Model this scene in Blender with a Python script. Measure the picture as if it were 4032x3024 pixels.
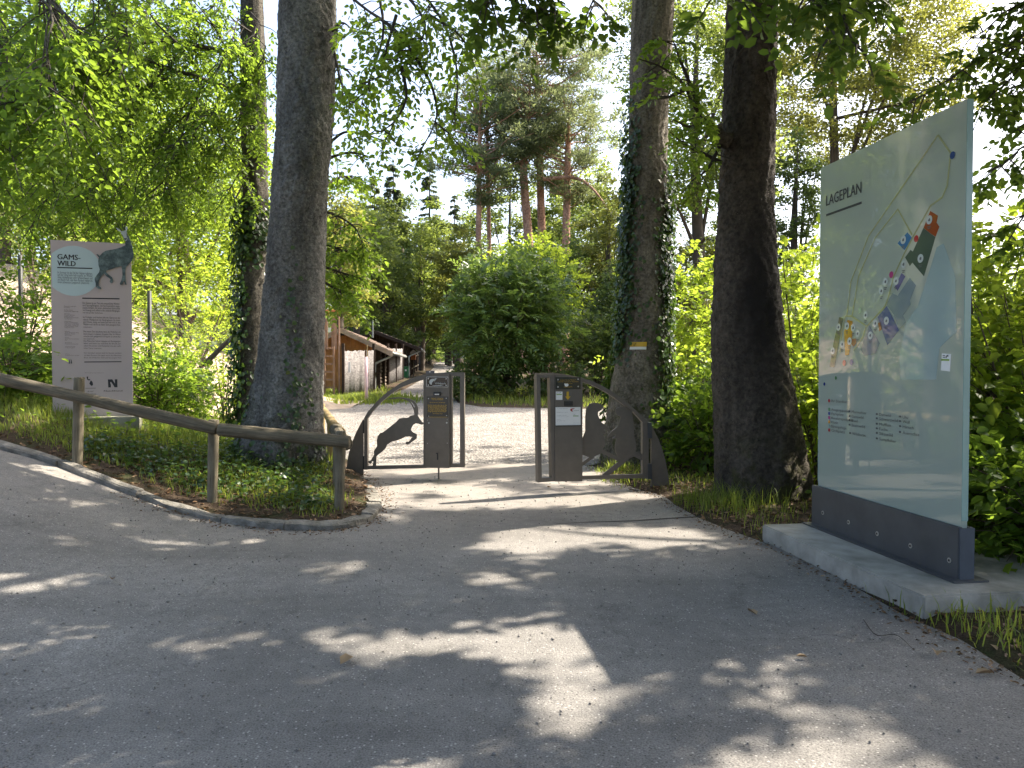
import bpy, bmesh, math, random
import numpy as np
from mathutils import Vector, Matrix
from mathutils.geometry import tessellate_polygon, delaunay_2d_cdt

for _o in list(bpy.data.objects):
    bpy.data.objects.remove(_o)
SC = bpy.context.scene
COL = SC.collection

# ------------------------------------------------------------------ camera, sky, sun, exposure
F, CX, CY, EYE = 3028.0, 2016.0, 1512.0, 1.6
PITCH = math.atan((1512 - 1440) / F)
cam = bpy.data.cameras.new('camera')
cam.sensor_width = 36.0
cam.lens = 36.0 * F / 4032.0
cam.clip_start, cam.clip_end = 0.05, 2000
camo = bpy.data.objects.new('camera', cam)
COL.objects.link(camo)
camo.location = (0, 0, EYE)
camo.rotation_euler = (math.pi / 2 - PITCH, 0, 0)
SC.camera = camo

SUN_AZ, SUN_EL = math.radians(62), math.radians(49.5)       # azimuth to the right of straight ahead
SDIR = Vector((math.sin(SUN_AZ) * math.cos(SUN_EL), math.cos(SUN_AZ) * math.cos(SUN_EL), math.sin(SUN_EL)))
W = bpy.data.worlds.new('World')
SC.world = W
W.use_nodes = True
_nt = W.node_tree
_bg = _nt.nodes['Background']
_sky = _nt.nodes.new('ShaderNodeTexSky')
_sky.sky_type = 'NISHITA'
_sky.sun_disc = False
_sky.sun_elevation = SUN_EL
_sky.sun_rotation = SUN_AZ
_sky.air_density = 0.9
_sky.dust_density = 4.5
_sky.ozone_density = 0.3
_nt.links.new(_sky.outputs[0], _bg.inputs[0])
_bg.inputs[1].default_value = 0.15
sun = bpy.data.lights.new('sun', 'SUN')
sun.energy = 4.3
sun.angle = math.radians(0.53)
sun.color = (1.0, 0.91, 0.78)
suno = bpy.data.objects.new('sun', sun)
COL.objects.link(suno)
suno.rotation_euler = SDIR.to_track_quat('Z', 'Y').to_euler()
SC.view_settings.view_transform = 'Standard'
SC.view_settings.look = 'None'
SC.view_settings.gamma = 1.0
SC.view_settings.use_curve_mapping = False
SC.view_settings.exposure = 1.8
SC.render.engine = 'CYCLES'
SC.cycles.use_denoising = True
SC.cycles.max_bounces = 8
SC.cycles.transparent_max_bounces = 8
SC.cycles.sample_clamp_indirect = 6

# ------------------------------------------------------------------ helpers
rng = np.random.default_rng(7)
A = np.array
UP = A([0., 0., 1.])


def ray(px, py):
    vx, vz = (px - CX) / F, (CY - py) / F
    c, s = math.cos(PITCH), math.sin(PITCH)
    return A([vx, c + s * vz, -s + c * vz])


def P(px, py, d):
    r = ray(px, py)
    r = r * (d / r[1])
    return A([r[0], d, EYE + r[2]])


def sstep(a, b, x):
    t = np.clip((x - a) / (b - a), 0, 1)
    return t * t * (3 - 2 * t)


def gz(x, y):
    """height of the paved surface"""
    x = np.asarray(x, float)
    y = np.asarray(y, float)
    u = -x - 3.05 - np.maximum(0, y - 11) * 0.45
    r = 0.26 * (np.sqrt(u * u + 0.0625) + u) / 2
    r = np.minimum(r, 3.0)
    v = y - 15.0
    rise = 0.024 * (np.sqrt(v * v + 4) + v) / 2
    rise = np.minimum(rise, 2.6)
    return r + rise


def hit(px, py, off=0.0):
    r = ray(px, py)
    lo, hi = 0.5, 150.0
    for t in np.linspace(1, 150, 1500):
        p = r * t
        if EYE + p[2] < gz(p[0], p[1]) + off:
            hi = t
            break
        lo = t
    for _ in range(24):
        m = (lo + hi) / 2
        p = r * m
        if EYE + p[2] < gz(p[0], p[1]) + off:
            hi = m
        else:
            lo = m
    p = r * hi
    return A([p[0], p[1], EYE + p[2]])


def norm(v):
    v = np.asarray(v, float)
    return v / np.maximum(np.linalg.norm(v, axis=-1, keepdims=True), 1e-9)


def link(o, parent=None):
    COL.objects.link(o)
    if parent is not None:
        o.parent = parent
    return o


def tag(o, label=None, cat=None, group=None, kind=None):
    if label:
        o['label'] = label
    if cat:
        o['category'] = cat
    if group:
        o['group'] = group
    if kind:
        o['kind'] = kind
    return o


def empty(name, loc=(0, 0, 0), label=None, cat=None, group=None, mat=None):
    o = bpy.data.objects.new(name, None)
    o.empty_display_size = 0.1
    if mat is not None:
        o.matrix_world = mat
    else:
        o.location = loc
    link(o)
    return tag(o, label, cat, group)


def mk(name, V, faces, m=None, parent=None, smooth=False, rnd=None, kind=None):
    """mesh from numpy: V (n,3); faces a list of (m,k) index arrays"""
    V = np.ascontiguousarray(V, dtype=np.float32)
    if not isinstance(faces, (list, tuple)):
        faces = [faces]
    faces = [np.asarray(f, dtype=np.int32) for f in faces if len(f)]
    me = bpy.data.meshes.new(name)
    me.vertices.add(len(V))
    me.vertices.foreach_set('co', V.ravel())
    nl = sum(f.size for f in faces)
    npoly = sum(len(f) for f in faces)
    me.loops.add(nl)
    me.polygons.add(npoly)
    me.loops.foreach_set('vertex_index', np.concatenate([f.ravel() for f in faces]))
    tot = np.concatenate([np.full(len(f), f.shape[1], np.int32) for f in faces])
    st = np.concatenate([[0], np.cumsum(tot)[:-1]]).astype(np.int32)
    me.polygons.foreach_set('loop_start', st)
    me.polygons.foreach_set('loop_total', tot)
    if smooth:
        me.polygons.foreach_set('use_smooth', np.ones(npoly, bool))
    if rnd is not None:
        at = me.attributes.new('rnd', 'FLOAT', 'POINT')
        at.data.foreach_set('value', np.asarray(rnd, np.float32))
    me.update(calc_edges=True)
    me.validate()
    if m is not None:
        me.materials.append(m)
    o = bpy.data.objects.new(name, me)
    link(o, parent)
    if kind:
        o['kind'] = kind
    return o


class MB:
    """collects simple solids into one mesh"""
    def __init__(s):
        s.V, s.F, s.n = [], [], 0

    def add(s, V, faces):
        V = np.asarray(V, float).reshape(-1, 3)
        for f in faces:
            s.F.append(tuple(i + s.n for i in f))
        s.V.append(V)
        s.n += len(V)
        return s

    def box(s, c, size, R=None, bev=0.0):
        hx, hy, hz = A(size) / 2
        v = A([[x, y, z] for z in (-hz, hz) for y in (-hy, hy) for x in (-hx, hx)])
        if R is not None:
            v = v @ np.asarray(R).T
        return s.add(v + A(c), [(0, 2, 3, 1), (4, 5, 7, 6), (0, 1, 5, 4), (2, 6, 7, 3), (0, 4, 6, 2), (1, 3, 7, 5)])

    def tube(s, pts, rad, n=10, cap=True, jit=0.0):
        pts = np.asarray(pts, float)
        rad = np.broadcast_to(np.asarray(rad, float), (len(pts),))
        V, Fc = tube_arrays(pts, rad, n, jit)
        fl = [tuple(f) for f in Fc]
        if cap:
            fl.append(tuple(range(n - 1, -1, -1)))
            b = (len(pts) - 1) * n
            fl.append(tuple(range(b, b + n)))
        return s.add(V, fl)

    def poly(s, loops, y0, y1):
        """extrude 2D loops (first outer, rest holes) given as (x,z) from y0 (front) to y1 (back)"""
        tri = tessellate_polygon([[Vector((p[0], p[1], 0)) for p in L] for L in loops])
        flat = [p for L in loops for p in L]
        n = len(flat)
        v = [(p[0], y0, p[1]) for p in flat] + [(p[0], y1, p[1]) for p in flat]
        fs = []
        for t in tri:
            a, b, c = [A(flat[i]) for i in t]
            ar = (b[0] - a[0]) * (c[1] - a[1]) - (b[1] - a[1]) * (c[0] - a[0])
            t = tuple(t) if ar > 0 else (t[0], t[2], t[1])
            fs.append(t)
            fs.append((t[0] + n, t[2] + n, t[1] + n))
        k = 0
        for li, L in enumerate(loops):
            m = len(L)
            ar = sum(L[i][0] * L[(i + 1) % m][1] - L[(i + 1) % m][0] * L[i][1] for i in range(m))
            ccw = ar > 0
            if li > 0:
                ccw = not ccw
            for i in range(m):
                a, b = k + i, k + (i + 1) % m
                fs.append((a, a + n, b + n, b) if ccw else (a, b, b + n, a + n))
            k += m
        return s.add(v, fs)

    def build(s, name, m=None, parent=None, smooth=False, kind=None, bev=0.0):
        me = bpy.data.meshes.new(name)
        me.from_pydata(np.concatenate(s.V).tolist(), [], s.F)
        if bev > 0:
            bm = bmesh.new()
            bm.from_mesh(me)
            bmesh.ops.remove_doubles(bm, verts=bm.verts, dist=1e-5)
            es = [e for e in bm.edges if len(e.link_faces) == 2 and e.calc_face_angle(0) > 0.6]
            bmesh.ops.bevel(bm, geom=es, offset=bev, segments=2, affect='EDGES', clamp_overlap=True)
            bm.to_mesh(me)
            bm.free()
        if smooth:
            me.polygons.foreach_set('use_smooth', np.ones(len(me.polygons), bool))
        me.update()
        if m is not None:
            me.materials.append(m)
        o = bpy.data.objects.new(name, me)
        link(o, parent)
        if kind:
            o['kind'] = kind
        return o


def tube_arrays(pts, rad, n=8, jit=0.0):
    pts = np.asarray(pts, float)
    k = len(pts)
    T = norm(np.gradient(pts, axis=0))
    ref = A([0, 0, 1.]) if abs(T[0][2]) < 0.9 else A([1., 0, 0])
    X = norm(np.cross(T, ref))
    Y = np.cross(T, X)
    a = np.arange(n) * 2 * np.pi / n
    r = np.asarray(rad, float)[:, None] * (1 + jit * rng.standard_normal((k, n)))
    V = pts[:, None] + r[..., None] * (np.cos(a)[None, :, None] * X[:, None] + np.sin(a)[None, :, None] * Y[:, None])
    i = np.arange(k - 1)[:, None] * n
    j = np.arange(n)[None]
    j2 = (j + 1) % n
    Fc = np.stack([i + j, i + j2, i + n + j2, i + n + j], -1).reshape(-1, 4)
    return V.reshape(-1, 3), Fc


def tubes(polys, n=6):
    """many tubes [(pts, rad)] joined -> V, F"""
    Vs, Fs, off = [], [], 0
    for p, r in polys:
        v, f = tube_arrays(p, np.broadcast_to(np.asarray(r, float), (len(p),)), n)
        Vs.append(v)
        Fs.append(f + off)
        off += len(v)
    return np.concatenate(Vs), np.concatenate(Fs)


def smooth_line(pts, n=16):
    """Catmull-Rom through pts"""
    p = np.asarray(pts, float)
    p = np.vstack([2 * p[0] - p[1], p, 2 * p[-1] - p[-2]])
    out = []
    m = len(p) - 3
    for t in np.linspace(0, m - 1e-6, n):
        i = int(t)
        u = t - i
        a, b, c, d = p[i], p[i + 1], p[i + 2], p[i + 3]
        out.append(0.5 * (2 * b + (c - a) * u + (2 * a - 5 * b + 4 * c - d) * u * u + (3 * b - a - 3 * c + d) * u ** 3))
    return A(out)


# ------------------------------------------------------------------ materials
def new_mat(name):
    m = bpy.data.materials.new(name)
    m.use_nodes = True
    nt = m.node_tree
    nt.nodes.clear()
    out = nt.nodes.new('ShaderNodeOutputMaterial')
    return m, nt, out


def N(nt, typ, **kw):
    n = nt.nodes.new(typ)
    for k, v in kw.items():
        if k.startswith('i_'):
            n.inputs[k[2:].replace('_', ' ')].default_value = v
        else:
            setattr(n, k, v)
    return n


def coord(nt, scale=(1, 1, 1), kind='Object'):
    tc = N(nt, 'ShaderNodeTexCoord')
    mp = N(nt, 'ShaderNodeMapping')
    mp.inputs['Scale'].default_value = scale
    nt.links.new(tc.outputs[kind], mp.inputs[0])
    return mp.outputs[0]


def noise(nt, vec, scale, detail=4, rough=0.55, dist=0.0):
    n = N(nt, 'ShaderNodeTexNoise')
    n.inputs['Scale'].default_value = scale
    n.inputs['Detail'].default_value = detail
    n.inputs['Roughness'].default_value = rough
    n.inputs['Distortion'].default_value = dist
    nt.links.new(vec, n.inputs['Vector'])
    return n.outputs['Fac']


def ramp(nt, fac, stops):
    r = N(nt, 'ShaderNodeValToRGB')
    e = r.color_ramp.elements
    while len(e) < len(stops):
        e.new(0.5)
    for k, (p, c) in enumerate(stops):
        e[k].position = p
        e[k].color = (c[0], c[1], c[2], 1) if not np.isscalar(c) else (c, c, c, 1)
    nt.links.new(fac, r.inputs[0])
    return r.outputs[0]


def mixc(nt, fac, a, b, mode='MIX'):
    m = N(nt, 'ShaderNodeMix', data_type='RGBA', blend_type=mode)
    if hasattr(fac, 'links') or hasattr(fac, 'is_linked'):
        nt.links.new(fac, m.inputs[0])
    else:
        m.inputs[0].default_value = fac
    for v, i in ((a, 6), (b, 7)):
        if hasattr(v, 'is_linked'):
            nt.links.new(v, m.inputs[i])
        else:
            m.inputs[i].default_value = (v[0], v[1], v[2], 1)
    return m.outputs[2]


def bump(nt, h, strength=0.3, dist=0.02, prev=None):
    b = N(nt, 'ShaderNodeBump')
    b.inputs['Strength'].default_value = strength
    b.inputs['Distance'].default_value = dist
    nt.links.new(h, b.inputs['Height'])
    if prev is not None:
        nt.links.new(prev, b.inputs['Normal'])
    return b.outputs[0]


def prin(nt, out, col, rough=0.7, metal=0.0, nrm=None, spec=0.5, coat=0.0):
    p = N(nt, 'ShaderNodeBsdfPrincipled')
    if hasattr(col, 'is_linked'):
        nt.links.new(col, p.inputs['Base Color'])
    else:
        p.inputs['Base Color'].default_value = (col[0], col[1], col[2], 1)
    if hasattr(rough, 'is_linked'):
        nt.links.new(rough, p.inputs['Roughness'])
    else:
        p.inputs['Roughness'].default_value = rough
    p.inputs['Metallic'].default_value = metal
    p.inputs['Specular IOR Level'].default_value = spec
    p.inputs['Coat Weight'].default_value = coat
    p.inputs['Coat Roughness'].default_value = 0.03
    if nrm is not None:
        nt.links.new(nrm, p.inputs['Normal'])
    if out is not None:
        nt.links.new(p.outputs[0], out.inputs[0])
    return p


def simple(name, c1, c2=None, scale=6.0, rough=0.7, bs=0.0, bscale=60.0, stretch=(1, 1, 1), metal=0.0, spec=0.5, coat=0.0, bd=0.01):
    m, nt, out = new_mat(name)
    v = coord(nt, stretch)
    if c2 is None:
        c2 = tuple(x * 0.8 for x in c1)
    f = noise(nt, v, scale, 5, 0.6)
    c = ramp(nt, f, [(0.3, c2), (0.7, c1)])
    nr = None
    if bs > 0:
        nr = bump(nt, noise(nt, v, bscale, 5, 0.6), bs, bd)
    prin(nt, out, c, rough, metal, nr, spec, coat)
    return m


def leaf_mat(name, c, tr, var=0.35, fac=0.45, rough=0.45, yellow=(0.16, 0.12, 0.02), ypos=0.93, spec=0.22):
    """thin leaf: reflecting + light let through; colour varies leaf by leaf"""
    m, nt, out = new_mat(name)
    at = N(nt, 'ShaderNodeAttribute', attribute_name='rnd')
    c = A(c)
    tr = A(tr)
    lo, hi = c * (1 - var), c * (1 + var)
    col = ramp(nt, at.outputs['Fac'], [(0.0, lo), (0.55, c), (0.92, hi), (min(1.0, ypos + 0.06), yellow)])
    tcol = ramp(nt, at.outputs['Fac'], [(0.0, tr * (1 - var * 0.7)), (0.55, tr), (1.0, tr * (1 + var * 0.5))])
    p = prin(nt, None, col, rough, 0, None, spec)
    t = N(nt, 'ShaderNodeBsdfTranslucent')
    nt.links.new(tcol, t.inputs[0])
    mx = N(nt, 'ShaderNodeMixShader')
    mx.inputs[0].default_value = fac
    nt.links.new(p.outputs[0], mx.inputs[1])
    nt.links.new(t.outputs[0], mx.inputs[2])
    nt.links.new(mx.outputs[0], out.inputs[0])
    return m


def bark_mat(name, dark, light, vscale=(1, 1, 0.35), fine=26, moss=None, stain=None, scar=True):
    m, nt, out = new_mat(name)
    v = coord(nt, vscale)
    v1 = coord(nt, (1, 1, 1))
    n1 = noise(nt, v, 3.0, 6, 0.65, 0.6)
    n2 = noise(nt, v1, fine, 6, 0.7)
    c = ramp(nt, n1, [(0.3, dark), (0.72, light)])
    c2 = ramp(nt, n2, [(0.34, 0.42), (0.5, 0.95), (0.70, 1.55)])
    c = mixc(nt, 1.0, c, c2, 'MULTIPLY')
    # pale lichen specks
    vo = N(nt, 'ShaderNodeTexVoronoi')
    vo.inputs['Scale'].default_value = 26
    nt.links.new(v1, vo.inputs['Vector'])
    sp = ramp(nt, vo.outputs['Distance'], [(0.10, 1.0), (0.2, 0.0)])
    spm = ramp(nt, noise(nt, v1, 4.0, 3), [(0.5, 0.0), (0.65, 0.6)])
    c = mixc(nt, mixc(nt, 1.0, sp, spm, 'MULTIPLY'), c, tuple(min(1, x * 1.9) for x in light))
    if moss is not None:
        z0, z1, mc = moss
        geo = N(nt, 'ShaderNodeNewGeometry')
        sx = N(nt, 'ShaderNodeSeparateXYZ')
        nt.links.new(geo.outputs['Position'], sx.inputs[0])
        mr = N(nt, 'ShaderNodeMapRange')
        mr.inputs[1].default_value, mr.inputs[2].default_value = z1, z0
        nt.links.new(sx.outputs[2], mr.inputs[0])
        mn = ramp(nt, noise(nt, v1, 5.0, 6, 0.7), [(0.48, 0.0), (0.6, 1.0)])
        mm = N(nt, 'ShaderNodeMath', operation='MULTIPLY')
        nt.links.new(mr.outputs[0], mm.inputs[0])
        nt.links.new(mn, mm.inputs[1])
        c = mixc(nt, mm.outputs[0], c, mc)
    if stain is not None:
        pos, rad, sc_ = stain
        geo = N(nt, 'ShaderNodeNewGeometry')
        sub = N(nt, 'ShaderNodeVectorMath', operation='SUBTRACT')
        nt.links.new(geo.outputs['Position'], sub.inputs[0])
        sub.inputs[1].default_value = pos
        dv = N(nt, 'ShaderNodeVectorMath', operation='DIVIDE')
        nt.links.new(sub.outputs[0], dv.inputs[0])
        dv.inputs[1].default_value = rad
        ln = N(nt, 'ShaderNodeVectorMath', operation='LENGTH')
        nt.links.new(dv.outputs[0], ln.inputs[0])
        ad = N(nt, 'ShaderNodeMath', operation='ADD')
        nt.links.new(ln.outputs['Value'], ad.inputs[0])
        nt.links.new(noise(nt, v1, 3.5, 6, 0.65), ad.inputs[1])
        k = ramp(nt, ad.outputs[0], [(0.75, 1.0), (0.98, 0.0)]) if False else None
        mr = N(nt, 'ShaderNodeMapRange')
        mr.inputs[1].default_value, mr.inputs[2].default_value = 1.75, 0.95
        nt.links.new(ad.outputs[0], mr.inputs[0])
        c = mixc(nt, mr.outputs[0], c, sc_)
    b1 = bump(nt, n1, 0.6, 0.05)
    b2 = bump(nt, n2, 0.9, 0.022, b1)
    if scar:
        v2 = coord(nt, (1, 1, 0.6))
        vo2 = N(nt, 'ShaderNodeTexVoronoi', feature='DISTANCE_TO_EDGE')
        vo2.inputs['Scale'].default_value = 6.0
        vv = N(nt, 'ShaderNodeVectorMath', operation='ADD')
        nz = N(nt, 'ShaderNodeTexNoise')
        nz.inputs['Scale'].default_value = 5.0
        nt.links.new(v2, nz.inputs['Vector'])
        nt.links.new(v2, vv.inputs[0])
        nt.links.new(nz.outputs['Color'], vv.inputs[1])
        nt.links.new(vv.outputs[0], vo2.inputs['Vector'])
        cr = ramp(nt, vo2.outputs['Distance'], [(0.0, 0.0), (0.035, 1.0)])
        b2 = bump(nt, cr, 0.6, 0.03, b2)
    prin(nt, out, c, 0.85, 0, b2, 0.25)
    return m


def asphalt_mat(name, base, specks=0.5, warm=None):
    m, nt, out = new_mat(name)
    v = coord(nt)
    n1 = noise(nt, v, 0.7, 6, 0.65)
    n2 = noise(nt, v, 120, 3, 0.65)
    n3 = noise(nt, v, 9, 6, 0.7)
    b = A(base)
    n0 = noise(nt, coord(nt, (0.5, 1.3, 1)), 0.55, 5, 0.6, 0.7)
    c = ramp(nt, n1, [(0.3, b * 0.80), (0.7, b * 1.18)])
    c = mixc(nt, 1.0, c, ramp(nt, n0, [(0.32, 0.76), (0.5, 1.0), (0.68, 1.2)]), 'MULTIPLY')
    c = mixc(nt, 1.0, c, ramp(nt, n2, [(0.32, 0.50), (0.5, 1.0), (0.70, 1.45)]), 'MULTIPLY')
    c = mixc(nt, 1.0, c, ramp(nt, n3, [(0.3, 0.84), (0.7, 1.12)]), 'MULTIPLY')
    vo = N(nt, 'ShaderNodeTexVoronoi')
    vo.inputs['Scale'].default_value = 55
    nt.links.new(v, vo.inputs['Vector'])
    hs = N(nt, 'ShaderNodeSeparateColor')
    nt.links.new(vo.outputs['Color'], hs.inputs[0])
    sel = ramp(nt, hs.outputs[0], [(0.80, 0.0), (0.84, 1.0)])
    dot = ramp(nt, vo.outputs['Distance'], [(0.22, 1.0), (0.34, 0.0)])
    c = mixc(nt, mixc(nt, 1.0, sel, dot, 'MULTIPLY'), c, tuple(np.minimum(b * 2.1, 0.6)))
    sel2 = ramp(nt, hs.outputs[1], [(0.80, 0.0), (0.84, 1.0)])
    c = mixc(nt, mixc(nt, 1.0, sel2, dot, 'MULTIPLY'), c, tuple(b * 0.4))
    if warm is not None:          # sandy dust trodden over the paving towards the gate
        col, y0, y1 = warm
        geo = N(nt, 'ShaderNodeNewGeometry')
        sx = N(nt, 'ShaderNodeSeparateXYZ')
        nt.links.new(geo.outputs['Position'], sx.inputs[0])
        mr = N(nt, 'ShaderNodeMapRange')
        mr.inputs[1].default_value, mr.inputs[2].default_value = y0, y1
        nt.links.new(sx.outputs[1], mr.inputs[0])
        mm = N(nt, 'ShaderNodeMath', operation='MULTIPLY')
        nt.links.new(mr.outputs[0], mm.inputs[0])
        nt.links.new(ramp(nt, n3, [(0.25, 0.35), (0.7, 0.95)]), mm.inputs[1])
        c = mixc(nt, mm.outputs[0], c, col)
    st = noise(nt, coord(nt, (1, 0.6, 1)), 2.6, 7, 0.75, 0.8)
    c = mixc(nt, 1.0, c, ramp(nt, st, [(0.28, 0.62), (0.42, 0.98), (0.60, 1.02), (0.75, 1.28)]), 'MULTIPLY')
    vc = N(nt, 'ShaderNodeTexVoronoi', feature='DISTANCE_TO_EDGE')
    vc.inputs['Scale'].default_value = 0.55
    wv = N(nt, 'ShaderNodeVectorMath', operation='ADD')
    nz = N(nt, 'ShaderNodeTexNoise')
    nz.inputs['Scale'].default_value = 2.2
    nz.inputs['Detail'].default_value = 6
    nt.links.new(v, nz.inputs['Vector'])
    nt.links.new(v, wv.inputs[0])
    nt.links.new(nz.outputs['Color'], wv.inputs[1])
    nt.links.new(wv.outputs[0], vc.inputs['Vector'])
    ck = mixc(nt, 1.0, ramp(nt, vc.outputs['Distance'], [(0.0, 1.0), (0.006, 0.0)]), ramp(nt, n1, [(0.45, 0.0), (0.6, 0.6)]), 'MULTIPLY')
    c = mixc(nt, ck, c, tuple(b * 0.35))
    b1 = bump(nt, n2, 0.55, 0.006)
    b2 = bump(nt, vo.outputs['Distance'], 0.4, 0.006, b1)
    b3 = bump(nt, n3, 0.25, 0.012, b2)
    prin(nt, out, c, 0.85, 0, b3, 0.3)
    return m


def gravel_mat(name, base):
    m, nt, out = new_mat(name)
    v = coord(nt)
    b = A(base)
    vo = N(nt, 'ShaderNodeTexVoronoi')
    vo.inputs['Scale'].default_value = 26
    nt.links.new(v, vo.inputs['Vector'])
    hs = N(nt, 'ShaderNodeSeparateColor')
    nt.links.new(vo.outputs['Color'], hs.inputs[0])
    c = ramp(nt, hs.outputs[0], [(0.0, b * 0.45), (0.4, b * 0.9), (1.0, b * 1.35)])
    c = mixc(nt, 1.0, c, ramp(nt, noise(nt, v, 1.3, 6, 0.7), [(0.3, 0.72), (0.7, 1.15)]), 'MULTIPLY')
    b1 = bump(nt, vo.outputs['Distance'], 1.0, 0.03)
    b2 = bump(nt, noise(nt, v, 5, 5, 0.7), 0.5, 0.05, b1)
    prin(nt, out, c, 0.9, 0, b2, 0.2)
    return m


def ground_mat(name):
    m, nt, out = new_mat(name)
    v = coord(nt)
    n1 = noise(nt, v, 1.1, 6, 0.7)
    n2 = noise(nt, v, 14, 6, 0.75)
    n3 = noise(nt, v, 70, 4, 0.7)
    c = ramp(nt, n2, [(0.3, (0.028, 0.020, 0.013)), (0.55, (0.075, 0.052, 0.034)), (0.75, (0.14, 0.105, 0.07))])
    c = mixc(nt, ramp(nt, n1, [(0.5, 0.0), (0.62, 0.75)]), c, (0.035, 0.05, 0.014))
    c = mixc(nt, 1.0, c, ramp(nt, n3, [(0.3, 0.6), (0.7, 1.35)]), 'MULTIPLY')
    b = bump(nt, n2, 0.8, 0.05)
    b = bump(nt, n3, 0.6, 0.012, b)
    prin(nt, out, c, 0.95, 0, b, 0.15)
    return m


def wood_mat(name, dark, light, along='Z', scale=1.0):
    m, nt, out = new_mat(name)
    st = {'Z': (14, 14, 0.8), 'X': (0.8, 14, 14), 'Y': (14, 0.8, 14)}[along]
    v = coord(nt, tuple(s * scale for s in st))
    v1 = coord(nt)
    n1 = noise(nt, v, 2.2, 6, 0.7, 0.4)
    n2 = noise(nt, v1, 3.0, 4, 0.6)
    c = ramp(nt, n1, [(0.28, dark), (0.55, tuple((A(dark) + A(light)) / 2)), (0.75, light)])
    c = mixc(nt, 1.0, c, ramp(nt, n2, [(0.3, 0.7), (0.7, 1.2)]), 'MULTIPLY')
    b = bump(nt, n1, 0.9, 0.02)
    prin(nt, out, c, 0.85, 0, b, 0.25)
    return m


M = {}
M['asphalt'] = asphalt_mat('worn_asphalt', (0.200, 0.189, 0.175), warm=((0.275, 0.242, 0.205), 5.5, 12.5))
M['gravel'] = gravel_mat('pale_gravel', (0.235, 0.218, 0.197))
M['ground'] = ground_mat('woodland_soil')
M['bank'] = simple('pale_bank_soil', (0.50, 0.40, 0.31), (0.26, 0.20, 0.14), 1.6, 0.95, 0.8, 9, bd=0.1)
M['kerbstone'] = simple('kerb_granite', (0.27, 0.25, 0.215), (0.085, 0.078, 0.062), 7, 0.9, 0.9, 30, bd=0.03)
M['concrete'] = simple('pale_concrete', (0.43, 0.41, 0.37), (0.175, 0.17, 0.14), 3.0, 0.92, 0.5, 70, bd=0.01)
M['concrete_mossy'] = simple('mossy_concrete', (0.28, 0.27, 0.21), (0.12, 0.125, 0.075), 4, 0.92, 0.5, 60, bd=0.01)
M['steel'] = simple('anthracite_steel', (0.150, 0.130, 0.108), (0.122, 0.106, 0.088), 9, 0.5, 0.12, 420, metal=0.1, spec=0.4, bd=0.002)
M['steel_grey'] = simple('grey_zinc_steel', (0.105, 0.11, 0.118), (0.075, 0.078, 0.084), 3.5, 0.5, 0.1, 60, metal=0.45, bd=0.003)
M['black'] = simple('black_print', (0.012, 0.012, 0.014), (0.010, 0.010, 0.012), 5, 0.5)
M['black_gloss'] = simple('black_acrylic', (0.012, 0.012, 0.014), (0.010, 0.010, 0.011), 5, 0.12)
M['screw'] = simple('bright_screw', (0.62, 0.61, 0.58), (0.45, 0.44, 0.42), 30, 0.35, metal=0.7)
M['white'] = simple('white_print', (0.78, 0.78, 0.76), (0.72, 0.72, 0.70), 5, 0.5)
M['silver'] = simple('silver_print', (0.52, 0.55, 0.55), (0.46, 0.48, 0.48), 5, 0.4)
M['yellow'] = simple('yellow_print', (0.62, 0.38, 0.02), (0.55, 0.33, 0.02), 5, 0.5)
M['green_sticker'] = simple('green_stripe', (0.22, 0.36, 0.06), None, 5, 0.5)
M['plaque_dark'] = simple('dark_plaque', (0.035, 0.038, 0.030), (0.028, 0.030, 0.024), 12, 0.15)
M['plaque_grey'] = simple('grey_plaque', (0.060, 0.056, 0.050), None, 12, 0.25)
M['grey_text'] = simple('grey_print', (0.10, 0.10, 0.10), None, 5, 0.6)
M['soft_text'] = simple('soft_black_print', (0.095, 0.085, 0.082), None, 5, 0.6)
M['red_print'] = simple('red_print', (0.42, 0.06, 0.04), None, 5, 0.5)
M['sign'] = simple('taupe_sign_panel', (0.47, 0.385, 0.355), (0.44, 0.36, 0.33), 1.2, 0.55)
M['sign_edge'] = simple('white_sign_edge', (0.75, 0.72, 0.68), None, 4, 0.6)
M['sign_disc'] = simple('pale_teal_disc', (0.46, 0.55, 0.54), (0.43, 0.52, 0.51), 1.5, 0.5)
M['rail'] = wood_mat('weathered_round_timber', (0.035, 0.030, 0.019), (0.25, 0.21, 0.145), 'X', 1.1)
M['post'] = wood_mat('grey_timber_post', (0.05, 0.042, 0.028), (0.21, 0.18, 0.13), 'Z', 0.7)
M['post_light'] = wood_mat('pale_timber_post', (0.16, 0.11, 0.045), (0.36, 0.27, 0.13), 'Z', 0.7)
M['plank'] = wood_mat('orange_plank', (0.42, 0.18, 0.065), (0.62, 0.31, 0.12), 'Z', 0.5)
M['barge'] = wood_mat('pale_barge_board', (0.30, 0.21, 0.15), (0.52, 0.40, 0.30), 'X', 0.5)
M['dark_wood'] = wood_mat('dark_brown_timber', (0.020, 0.013, 0.010), (0.07, 0.048, 0.036), 'X', 0.5)
M['log'] = wood_mat('split_log', (0.07, 0.05, 0.035), (0.36, 0.29, 0.22), 'Y', 0.5)
M['tower_wood'] = wood_mat('tower_timber', (0.17, 0.10, 0.065), (0.37, 0.24, 0.17), 'Z', 0.4)
M['roof'] = simple('weathered_roof_tile', (0.36, 0.29, 0.25), (0.18, 0.135, 0.11), 4, 0.85, 0.6, 30)
M['net'] = simple('grey_shade_net', (0.27, 0.25, 0.24), (0.085, 0.076, 0.072), 5, 0.85, 0.6, 22, (1.2, 1.2, 3.5), bd=0.05)
M['pipe'] = simple('zinc_pipe', (0.38, 0.39, 0.37), None, 5, 0.45, metal=0.5)
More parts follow.
